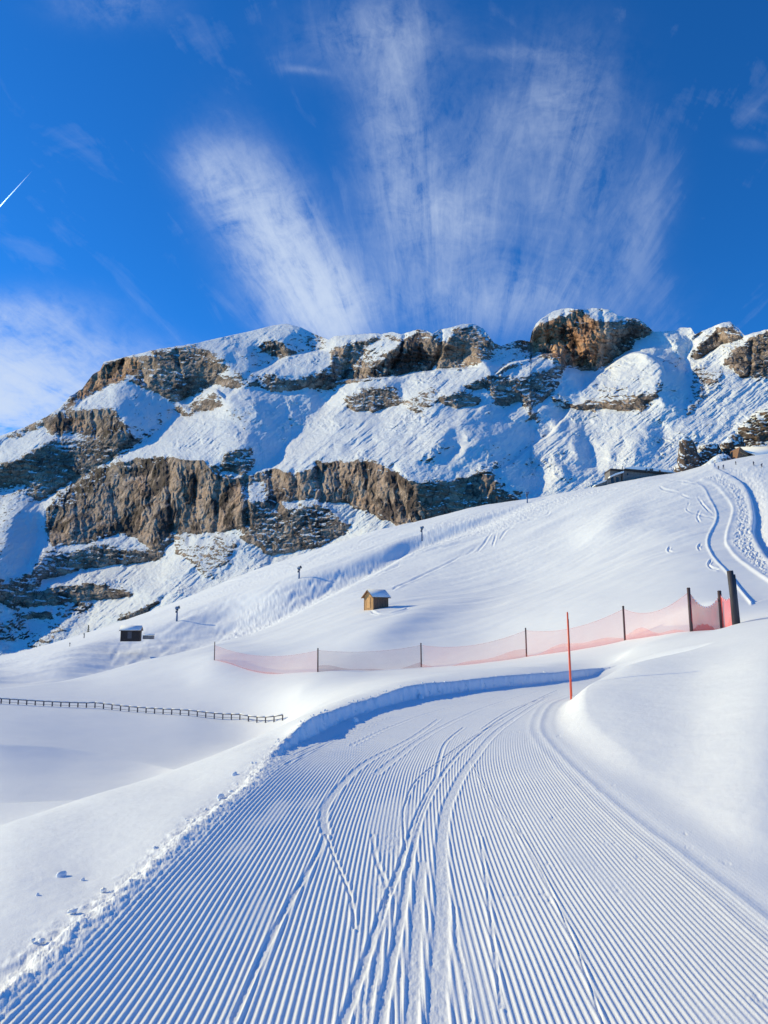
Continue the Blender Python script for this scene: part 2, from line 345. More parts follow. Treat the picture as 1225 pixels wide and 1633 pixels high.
# ---------------------------------------------------------------- the near and middle ground: one sheet
GP = [ # z of the left bank is a little above the track
 (-200,1500,3.75),(0,1600,2.84),(0,1500,3.45),(0,1400,4.55),(0,1340,5.95),
 # photograph pixel x, y and distance (m) of points of the snow surface
 (0,1318,7),(0,1332,9.5),(0,1352,14),(0,1312,21),
 (150,1480,3.5),(150,1400,4.45),(150,1300,6.6),(150,1268,8.3),(150,1284,12),(150,1262,26),
 (300,1345,4.85),(300,1250,7.55),(300,1220,9.5),(300,1236,14),(300,1214,38),
 (400,1262,6.5),(400,1200,8.6),(400,1182,10.8),(400,1192,16),(400,1178,46),
 (455,1172,10.2),(455,1158,11.4),(455,1166,18),(455,1156,46),
 (480,1152,10.1),(480,1146,14),(480,1140,38),(480,1100,50),(507,1073,60),
 (560,1120,12.7),(560,1114,22),(560,1102,38),(560,1084,50),(650,1095,15.5),(660,1083,28),(672,1065,60),(670,1074,45),
 (720,1087,17.05),(780,1081,18.3),(815,1078,18.95),(845,1076,19.55),(875,1074,20.2),(780,1072,30),(900,1072,20.8),(940,1067,22.2),(880,1060,32),(975,1063,23.5),(990,1058,21),(985,1053,30),(840,1047,53),(997,1021,43),(1000,1040,30),
 (1225,1420,4.4),(1225,1300,5.6),(1225,1200,7.2),(1225,1100,10.2),(1225,1050,13.5),(1225,1008,20),(1225,985,32),
 (1110,1345,5.3),(1110,1230,7.2),(1110,1150,9.6),(1110,1080,13.5),(1110,1035,20),(1110,1010,30),
 (1000,1272,6.7),(1000,1205,8.2),(1000,1135,10.8),(1000,1092,13.6),(1000,1064,17),
 (930,1200,8.7),(930,1150,10.6),(945,1100,13.4),
 (342,1053,74),(1103,1007,33),(1151,1003,33),(1174,995,31),(590,1071,60),(755,1058,57),(920,1035,48),(1050,1015,37),(425,1072,68),
 (0,1122,52),(150,1129,54),(300,1141,52),(0,1180,37),(150,1185,41),(300,1190,43),(0,1240,28),(150,1232,31),
 (0,1090,72),(150,1090,74),(300,1090,68),(400,1110,57),(0,1068,125),(0,1055,200),(0,1047,300),(0,1062,420),
 (200,1060,85),(208,1018,150),(200,1003,220),(200,990,290),(200,1010,420),(100,1040,150),(98,1022,295),
 (400,1030,100),(400,1000,130),(400,955,200),(400,912,290),(400,935,420),(300,1020,125),
 (600,1020,75),(600,971,98),(600,930,150),(600,885,220),(600,847,290),(600,875,420),
 (760,1030,70),(760,960,110),(760,900,160),(760,845,230),(760,809,280),(760,840,400),
 (900,1000,62),(900,930,110),(900,860,165),(900,815,215),(900,786,262),(900,815,380),
 (1040,985,50),(1040,900,95),(1040,830,150),(1040,785,200),(1005,768,250),(1040,761,245),(1080,758,239),(1040,785,360),
 (1140,960,42),(1150,900,85),(1130,830,140),(1130,775,195),(1130,741,238),(1130,770,350),
 (1225,955,55),(1225,880,100),(1225,800,160),(1225,750,205),(1225,727,228),(1225,755,340),
 (1400,960,30),(1400,880,80),(1400,780,150),(1400,720,220),(1400,750,340),(1400,1300,6),(1400,1150,9),
 (-200,1500,4),(-200,1400,6.5),(-200,1425,10),(-200,1350,19),(-200,1210,32),(-200,1120,50),(-200,1075,120),(-200,1058,300),(-200,1075,420),
 (500,1600,3.1),(900,1600,3.1),(500,1400,4.6),(800,1400,4.6),(600,1250,7.3),(750,1250,7.3),(760,1150,12),(620,1160,11.2),(900,1090,19.3),(1225,1633,2.9),(1000,1450,4.1)]
gp = np.array(GP, float); _k = (gp[:, 1] > 1060) & (gp[:, 2] < 14.6); gp[_k, 2] *= ((CY+176.5-gp[_k, 1])/F)/uv_of(gp[_k, 0], gp[_k, 1])[1]; gu, gv = uv_of(gp[:, 0], gp[:, 1]); KU = 2.6
cpx = np.stack([gu*KU, np.log(gp[:, 2])], 1)
# z near the camera must be right to centimetres: interpolate v, weights by plain thin plate with tiny smoothing
def tps_k(r2): return 0.5*r2*np.log(r2+1e-12)
n_ = len(cpx); D2 = ((cpx[:, None]-cpx[None])**2).sum(-1)
A_ = np.zeros((n_+3, n_+3)); A_[:n_, :n_] = tps_k(D2)+np.diag(np.where((gp[:, 2] > 60) & (gp[:, 2] < 205) & (gp[:, 1] < 1045), 3e-2, np.where(gp[:, 2] > 34, 4e-3, 3e-4))); A_[:n_, n_] = 1; A_[:n_, n_+1:] = cpx
A_[n_, :n_] = 1; A_[n_+1:, :n_] = cpx.T
wt = np.linalg.solve(A_, np.concatenate([gv, np.zeros(3)]))
def base_v(u, ld):
    a = u.ravel()*KU; b = ld.ravel(); out = wt[n_]+wt[n_+1]*a+wt[n_+2]*b
    for i in range(n_):
        r2 = (a-cpx[i, 0])**2+(b-cpx[i, 1])**2; out += wt[i]*0.5*r2*np.log(r2+1e-12)
    return out.reshape(u.shape)
# the groomed track
CENTRE = catmull([(0.36,-4),(0.36,0),(0.36,3),(0.44,6.5),(0.70,9.5),(1.32,12.5),(2.6,15.8),(4.6,18.6),(7.2,21.3),(10.5,24),(14.5,26.4)], 10)
def road_st(X, Y):
    d, s, a = seg_dist(X, Y, CENTRE); return a-4.0, d*s      # arc length from under the camera, offset (+ = right)
def wl_of(s): return np.interp(s, [0, 3.1, 3.9, 5.3, 6.9, 8.3, 9.6, 12.2, 15, 16.5, 17.9, 19.6, 21.2, 24, 30], [1.9, 1.87, 1.80, 1.74, 1.68, 1.76, 1.83, 1.84, 1.74, 1.48, 1.30, 1.12, 1.10, 1.5, 1.7])
def wr_of(s): return np.interp(s, [0, 4.7, 7.2, 9.1, 11.5, 13.9, 16, 19, 30], [1.93, 1.89, 1.77, 1.69, 1.5, 1.36, 1.2, 1.0, 1.2])
def gpx(x, y, z=0.0):                                           # pixel on the track's plane -> world x, y
    u, v = uv_of(x, y); d = (z-CAMZ)/float(v); return (float(u)*d, d)
TRACKS = [ # width (m), depth (m), how much of the ribbing it wipes out, pixels
 (0.055,0.008,1.0,[(697,1640),(700,1540),(705,1446),(704,1392),(704,1343),(710,1294),(722,1262),(750,1215),(800,1160),(870,1115)]),
 (0.030,0.012,1.0,[(605,1640),(625,1530),(643,1441),(650,1392),(660,1343),(673,1294),(692,1255),(718,1216),(754,1180),(810,1140),(890,1100)]),
 (0.028,0.012,1.0,[(545,1640),(583,1530),(613,1441),(633,1392),(649,1343),(663,1304),(680,1265),(696,1236),(700,1213),(711,1182),(740,1158)]),
 (0.014,0.014,1.0,[(646,1350),(643,1304),(647,1278),(662,1245),(698,1213),(744,1180),(800,1148)]),
 (0.045,0.008,0.95,[(700,1146),(649,1180),(594,1209),(548,1252),(522,1288),(515,1311),(520,1337)]),
 (0.022,0.010,0.9,[(372,1640),(420,1530),(463,1446),(496,1389),(520,1337)]),
 (0.014,0.012,0.9,[(520,1337),(536,1378),(558,1428),(566,1480)]),
 (0.040,0.006,0.9,[(655,1640),(660,1560),(664,1480),(668,1420),(674,1370)]),
 (0.020,0.006,0.8,[(590,1600),(606,1500),(618,1420),(600,1370),(594,1330)]),
 (0.008,0.010,0.6,[(967,1640),(906,1476),(845,1354),(778,1262),(752,1215)]),
 (0.014,0.006,0.8,[(800,1600),(791,1532),(776,1405),(765,1330)]),
 (0.016,0.007,0.8,[(752,1620),(744,1560),(730,1497),(724,1440)]),
 (0.05,0.006,0.8,[(600,1235),(640,1200),(700,1160),(780,1125),(860,1102)]),
 (0.03,0.010,0.9,[(770,1160),(820,1130),(890,1106)]),
 (0.04,0.006,0.8,[(560,1190),(620,1160),(700,1132),(790,1112)]),
 (0.02,0.008,0.8,[(470,1215),(510,1190),(560,1165),(620,1145)]),
 (0.02,0.008,0.8,[(455,1235),(500,1203),(545,1176),(600,1155)]),
]
TRACKS = [(w*0.78, dp, k, catmull([gpx(*q) for q in pts], 8)) for w, dp, k, pts in TRACKS]
def add_road(X, Y, Z):
    """shape the track into heights Z (1-D arrays); returns new heights"""
    s, t = road_st(X, Y); wl, wr = wl_of(s), wr_of(s)
    jag = 0.05*fbm(X*3.1, Y*3.1, 3, 0.6, 21)+0.03*fbm(X*11, Y*11, 2, 0.6, 22)
    el = -wl-t + jag*np.where(s < 9, 1.3, 1.0)                   # >0 outside, left
    er = t-wr + 0.3*jag
    inside = np.maximum(el, er)
    # track surface: shallow trough plus ribs
    q = np.clip((t+wl)/(wl+wr)*2-1, -1.3, 1.3)
    zr = 0.17*(1-0.75*smooth(7, 11, s))*np.clip(-q, 0, 2)**2 + 0.035*np.clip(q, 0, 2)**2 - 0.02 + 0.012*fbm(X*0.8, Y*0.8, 2, 0.5, 4) + 0.02*smooth(9, 22, s)
    pitch = 0.0318
    ph = (t + 0.004*fbm(X*0.9, Y*0.9, 2, 0.5, 8))/pitch
    fr = ph-np.floor(ph)
    rib = np.where(fr < 0.62, np.sin(np.pi*fr/0.62)**0.7, 0.0)-0.45
    amp = 0.0056*(1-smooth(7.5, 13.0, s+np.clip(-t, 0, 2)*0.7))
    wear = smooth(0.10, 0.42, fbm(X*1.7+3, Y*0.55, 3, 0.55, 31))*0.45   # patches where the ribs are softer
    amp = amp*(1-wear)*smooth(0.0, 0.12, -el)*(1-smooth(-0.38, -0.12, er)*0.85)
    rough = np.zeros_like(X)
    for w, dp, k, pts in TRACKS:
        pa = np.array(pts); m_ = (X > pa[:, 0].min()-0.4) & (X < pa[:, 0].max()+0.4) & (Y > pa[:, 1].min()-0.4) & (Y < pa[:, 1].max()+0.4)
        if not m_.any(): continue
        d_, sd, _ = seg_dist(X[m_], Y[m_], pts)
        g = 1-smooth(w*0.7, w*1.25, d_); amp[m_] *= (1-k*g)
        zr[m_] -= dp*0.36*g; zr[m_] += 0.004*np.exp(-((d_-w*1.35)/0.012)**2)
        rough[m_] = np.maximum(rough[m_], g)
    zr = zr + rib*amp + rough*0.005*fbm(X*24, Y*17, 3, 0.75, 41)
    churn = np.exp(-((t+0.35)/0.12)**2)*smooth(-0.1, 0.2, fbm(X*2, Y*1.3, 2, 0.5, 55))*(1-smooth(5, 8, s))
    zr = zr + churn*0.008*fbm(X*30, Y*22, 3, 0.8, 43) - churn*rib*amp*0.8
    # snowcat tread bars near the outer edge in the bend
    tr = np.exp(-((t+wl-0.62)/0.2)**4)*smooth(8.3, 9.5, s)*(1-smooth(15.5, 18, s))
    zr = zr + tr*0.010*np.sin(s*2*np.pi/0.19)
    zr = zr + 0.006*np.exp(-((er+0.20)/0.04)**2)+0.004*np.exp(-((er+0.36)/0.04)**2)-0.004*np.exp(-((er+0.10)/0.06)**2)
    # scattered prints
    pr = fbm(X*6+1.7*Y, Y*5-0.9*X, 4, 0.65, 61)+0.5*fbm(X*0.9, Y*0.7, 2, 0.5, 62); prm = smooth(0.40, 0.62, pr)*smooth(0.1, 0.5, t); zr = zr - 0.004*prm + prm*0.004*fbm(X*26, Y*20, 2, 0.7, 63) - prm*0.5*rib*amp
    lip = np.interp(s, [0, 5, 8, 10, 13, 30], [0.0, 0.02, 0.09, 0.16, 0.20, 0.20])
    edge_w = np.where(el > er, np.where(s > 8.5, 0.09+lip*0.25, 0.10+lip*0.45), 0.55)
    k = np.where(el > er, smooth(0, 1, el/edge_w), smooth(0, 1, er/edge_w))
    # broken crumbs of snow thrown onto the left edge
    cr = np.exp(-((el-0.10)/0.13)**2)
    lump = smooth(-0.05, 0.5, fbm(X*7.5, Y*7.5, 3, 0.6, 71))
    crumb = cr*(0.014*lump-0.003)*np.where(s < 30, 1, 0)
    crumb += np.exp(-((el-0.04)/0.13)**2)*0.020*fbm(X*15, Y*15, 4, 0.7, 77)
    out = zr*(1-k)+Z*k + crumb*smooth(1.0, 2.0, s+3)
    fade = 1-smooth(22.6, 25.2, s)
    return np.where(inside < 1.0, out*fade+Z*(1-fade), Z)

def feat(px, py, d, Z):
    """small relief of the middle slopes, heights in metres, lines given in photograph pixels"""
    Z = Z.copy()
    def box(pts, m): a = np.array(pts); return (px > a[:, 0].min()-m) & (px < a[:, 0].max()+m) & (py > a[:, 1].min()-m) & (py < a[:, 1].max()+m) & (d > 34)
    # groomed side path
    Lp = [(1090,770),(1118,775),(1131,795),(1143,824),(1128,861),(1136,886),(1160,913),(1180,940),(1198,962)]
    Rp = [(1120,764),(1140,771),(1158,790),(1170,812),(1160,851),(1162,871),(1185,895),(1216,917),(1260,945)]
    poly = Lp+Rp[::-1]; m = box(poly, 10)
    ins = inpoly(px[m], py[m], poly); dl, sl, _ = seg_dist(px[m], py[m], catmull(Lp, 5)); dr, sr, _ = seg_dist(px[m], py[m], catmull(Rp, 5))
    Z[m] -= np.where(ins, smooth(0, 2.2, np.minimum(dl*0.45, dr*0.45))*0.11, 0) ; Z[m] += 0.10*np.exp(-(dl/2.2)**2)+0.07*np.exp(-(dr/3)**2)
    # berm with a shaded right face
    B = catmull([(1140,745),(1150,751),(1170,761),(1187,775),(1197,797),(1202,827),(1200,846),(1209,868),(1225,890),(1260,925)], 5)
    m = box(B, 70); dd, sd, aa = seg_dist(px[m], py[m], B); sg = dd*np.where(px[m] > np.interp(py[m], [b_[1] for b_ in B], [b_[0] for b_ in B]), 1.0, -1.0)
    wd = np.interp(aa, [0, 40, 90, 200], [1.2, 2.6, 4.2, 4.5])
    Z[m] -= np.where(sg > 0, smooth(0, 1, sg/wd)*(1-smooth(wd*1.1, wd+26, sg)), 0)*np.interp(aa, [0, 40, 90], [0.1, 0.5, 0.7])
    Z[m] += 0.12*np.exp(-((sg+3)/4)**2)
    # shallow gully down the pistes: smooth trench below the line
    T = catmull([(860,792),(760,828),(668,853),(600,880),(520,908),(440,937),(360,960),(290,984),(200,1008),(100,1040),(-30,1066)], 6)
    T = np.array(catmull([(900,776),(860,792),(760,828),(668,853),(600,880),(520,908),(440,937),(360,960),(290,984),(200,1008),(100,1040),(-30,1066),(-160,1090)], 60))[::-1]
    m = box(T, 80); sl_ = np.gradient(T[:, 1], T[:, 0]); sl_ = np.convolve(np.pad(sl_, 60, 'edge'), np.ones(121)/121, 'valid')
    sg = (py[m]-np.interp(px[m], T[:, 0], T[:, 1]))/np.sqrt(1+np.interp(px[m], T[:, 0], sl_)**2)
    wd = np.interp(px[m], [0, 200, 400, 668, 860], [12, 17, 20, 8, 5])
    A = np.interp(px[m], [0, 200, 400, 668, 830, 890], [1.8, 4.6, 5.8, 3.0, 0.5, 0])
    Z[m] -= A*smooth(0, 1, sg/wd)*(1-smooth(0, 1, (sg-wd)/(wd*2.2)))
    Z[m] += 0.35*A*np.exp(-((sg+5)/6)**2)*0.5
    # second faint step at the crest side
    for pts, a, w in [([(0,1050),(200,994),(330,946),(440,905),(560,866),(700,836)],0.5,5),
                      ([(0,1085),(120,1062),(260,1040),(360,1000),(470,958),(600,905),(740,858),(830,820)],0.6,6),
                      ([(780,880),(850,848),(930,815),(990,785),(1010,770)],0.5,4),
                      ([(660,905),(730,880),(800,850),(850,838)],0.35,3),
                      ([(640,1010),(760,985),(900,950),(1010,915),(1060,880)],0.9,20),
                      ([(900,870),(960,845),(1000,820),(1040,800)],1.1,16),
                      ([(500,1050),(600,1010),(700,975),(860,940)],0.7,16)]:
        pts = catmull(pts, 30); m = box(pts, 3.2*w); dd, sd, aa = seg_dist(px[m], py[m], pts); sg = dd*sd
        Z[m] += a*np.exp(-(dd/(w*1.2))**2)*np.sin(np.pi*np.clip(aa/aa.max(), 0, 1))**2
    hl = catmull([(-60,1186),(60,1190),(120,1196),(200,1210),(280,1228),(330,1240)], 20); xh = np.array(hl)
    m = (px < 340) & (py > 1175) & (py < 1330) & (d > 22) & (d < 60); sg = py[m]-np.interp(px[m], xh[:, 0], xh[:, 1])
    Z[m] -= 0.55*(1-np.exp(-np.maximum(sg, 0)/22))*smooth(340, 250, px[m])*(1-smooth(60, 110, sg))
    # single ski tracks
    ST = [[(760,880),(772,868),(783,852),(790,843)],[(785,872),(790,858),(793,846)],[(796,862),(808,846),(820,840)],[(806,852),(812,862)],
          [(700,850),(740,838),(790,826),(850,812),(890,800),(930,790),(985,778)],[(840,830),(870,822),(878,814)],
          [(1050,776),(1062,781),(1084,785)],[(1085,788),(1100,794),(1118,792)],[(1100,800),(1096,812),(1106,818),(1120,822),(1140,826)],
          [(1112,790),(1122,806),(1138,822)],[(1118,812),(1112,824),(1118,834)],[(1062,766),(1090,768),(1115,773)],
          [(1120,866),(1114,872),(1118,878)],[(1136,892),(1130,900),(1136,906),(1148,908)],[(1070,870),(1066,878),(1074,880)],
          [(440,940),(520,915),(600,890),(690,862)],[(380,975),(480,940),(560,915)],[(590,975),(612,981),(640,978),(652,972)],[(625,940),(700,905),(760,875)],
          [(420,985),(500,955),(580,925),(640,900)],[(250,1010),(330,985),(400,962)],[(560,880),(640,858),(720,842),(800,818)],[(480,900),(560,876),(640,852)]]
    tx, ty = T[:, 0], T[:, 1]; rt = random.Random(21)
    for k_ in range(26):
        xa = rt.uniform(120, 700); ln_ = rt.uniform(90, 300); of = rt.choice([rt.uniform(-42, -6), rt.uniform(4, 30), rt.uniform(0, 18)]); dr_ = rt.uniform(-14, 14); wv = rt.uniform(0, 3.5)
        q_ = [(xa+ln_*j/7, float(np.interp(xa+ln_*j/7, tx, ty))+of+dr_*j/7+wv*math.sin(j*1.9+k_)) for j in range(8)]
        ST.append([p_ for p_ in q_ if p_[0] < 880])
    for pts in ST:
        if len(pts) < 3: continue
        pts = catmull(pts, 6); m = box(pts, 6); dd, sd, aa = seg_dist(px[m], py[m], pts)
        Z[m] += (-0.15*np.exp(-(dd/1.3)**2)+0.08*np.exp(-((dd-2.6)/1.2)**2))*smooth(-0.45, 0.1, fbm(px[m]/25, py[m]/25, 2, 0.5, 95))*smooth(0, 6, aa)*smooth(0, 6, aa.max()-aa)
    # chopped snow
    for pts, a in [([(1100,760),(1150,752),(1190,780),(1200,830),(1205,870),(1225,895),(1225,925),(1190,893),(1165,868),(1173,812),(1160,788),(1140,770)],0.55),
                   ([(1150,745),(1225,735),(1225,885),(1212,868),(1203,840),(1200,800),(1190,775)],0.35),
                   ([(640,862),(700,830),(836,800),(960,775),(985,780),(880,815),(800,850),(700,872)],0.38),
                   ([(380,960),(480,920),(640,870),(700,872),(560,930),(440,975),(330,1005)],0.32),
                   ([(0,1052),(200,998),(440,900),(650,845),(650,856),(440,925),(200,1002),(0,1064)],0.18)]:
        m = box(pts, 2); xs, ys = px[m], py[m]; ins = inpoly(xs, ys, pts).astype(float)
        e = smooth(0, 8, seg_dist(xs, ys, pts+[pts[0]])[0])*ins
        Z[m] += a*0.5*e*fbm(xs/6+ys/5, ys/2.6-xs/12, 3, 0.65, 91)
    return Z

def base_z(X, Y):
    u = X/Y; return CAMZ + base_v(u, np.log(Y))*Y
def ground_hit(x, y, dmin=3, dmax=400):
    """first point of the bare surface seen through a pixel"""
    u, v = uv_of(x, y); ld = np.linspace(math.log(dmin), math.log(dmax), 1500); bv = base_v(np.full(1500, float(u)), ld)
    k = np.where(bv >= float(v))[0]; k = k[0] if len(k) else int(np.argmin(abs(bv-float(v))))
    d = math.exp(ld[k]); return Vector((float(u)*d, d, CAMZ+float(bv[k])*d))
def ground_at(x, y, d):
    u, v = uv_of(x, y); u = float(u); z = CAMZ+float(base_v(np.array([u]), np.array([math.log(d)]))[0])*d
    return Vector((u*d, d, z))

def build_ground():
    un = np.concatenate([np.linspace(-1.5, -0.585, 60, endpoint=False), np.linspace(-0.585, 0.585, 1600), np.linspace(0.585, 1.5, 61)[1:]])
    ld = np.concatenate([np.linspace(math.log(0.7), math.log(2.5), 60, endpoint=False),
                         np.linspace(math.log(2.5), math.log(32), 640, endpoint=False), np.linspace(math.log(32), math.log(420), 520)])
    # base surface on a coarser lattice, then bilinear
    uc = np.linspace(-1.5, 1.5, 301); lc = np.linspace(math.log(0.7), math.log(420), 401)
    U, Lc = np.meshgrid(uc, lc); Bc = base_v(np.clip(U, -0.95, 0.95), Lc)
    # cubic along each axis for smoothness
    def cub(A, f, ax):
        f = np.clip(f, 0, A.shape[ax]-1.0001); i = np.floor(f).astype(int); t = f-i
        g = lambda k: np.take(A, np.clip(i+k, 0, A.shape[ax]-1), axis=ax)
        t = t[:, None] if ax == 0 else t[None, :]
        p0, p1, p2, p3 = g(-1), g(0), g(1), g(2)
        return 0.5*((2*p1)+(-p0+p2)*t+(2*p0-5*p1+4*p2-p3)*t*t+(-p0+3*p1-3*p2+p3)*t**3)
    B = cub(cub(Bc, (ld-lc[0])/(lc[1]-lc[0]), 0), (un-uc[0])/(uc[1]-uc[0]), 1)
    U, LD = np.meshgrid(un, ld); D = np.exp(LD); X = U*D; Y = D; Z = CAMZ+B*D
    near = (D < 33) & (np.abs(X) < 22)
    # broad drift relief
    Z += 0.035*fbm(X*0.25, Y*0.25, 3, 0.5, 1)*smooth(3, 12, D) + 0.55*fbm(X*0.03+5, Y*0.02, 3, 0.5, 2)*smooth(40, 90, D)
    Z += (0.007*fbm(X*2.2, Y*2.2, 4, 0.6, 3)+0.0022*fbm((X*0.9+Y*0.45)*5.5, (Y*0.9-X*0.45)*2.0, 4, 0.62, 13))*(1-smooth(20, 40, D))
    px, py = px_of(U, (Z-CAMZ)/D)
    xr = (X*0.8+Y*0.6); yr = (-X*0.6+Y*0.8)
    Z += 0.24*fbm(xr/20, yr/5, 3, 0.55, 6)*smooth(60, 100, D)
    Z += 0.05*fbm(X/1.3, Y/1.3, 2, 0.6, 9)*smooth(90, 160, D)
    zf = Z.ravel(); Xf, Yf = X.ravel(), Y.ravel(); k = near.ravel()
    zf[k] = add_road(Xf[k], Yf[k], zf[k])
    k = (D > 24).ravel(); zf[k] = feat(px.ravel()[k], py.ravel()[k], D.ravel()[k], zf[k])
    Z = zf.reshape(Z.shape)
    o = grid_mesh('snow_ground', X, Y, Z, M_SNOW); tag(o, kind='structure')
build_ground()

# ---------------------------------------------------------------- the mountain
SKYL = [(-170,770),(-100,735),(0,695),(40,681),(75,664),(95,650),(112,632),(132,619),(148,597),(160,590),(166,577),(200,569),(250,557),(310,548),(340,541),(400,528),(435,519),(457,516),(480,522),(500,532),(525,542),(533,536),(560,534),(600,531),(608,533),(625,529),(640,533),(650,530),(668,525),(680,527),(690,532),(700,526),(720,522),(740,516),(758,517),(772,525),(788,547),(800,552),(815,546),(830,542),(845,545),(848,530),(855,516),(865,507),(885,495),(905,491),(930,494),(945,491),(970,493),(985,503),(1000,506),(1020,509),(1030,517),(1042,529),(1080,527),(1084,522),(1102,523),(1108,533),(1130,524),(1150,515),(1165,513),(1178,524),(1187,535),(1205,530),(1225,525),(1300,500),(1400,470)]
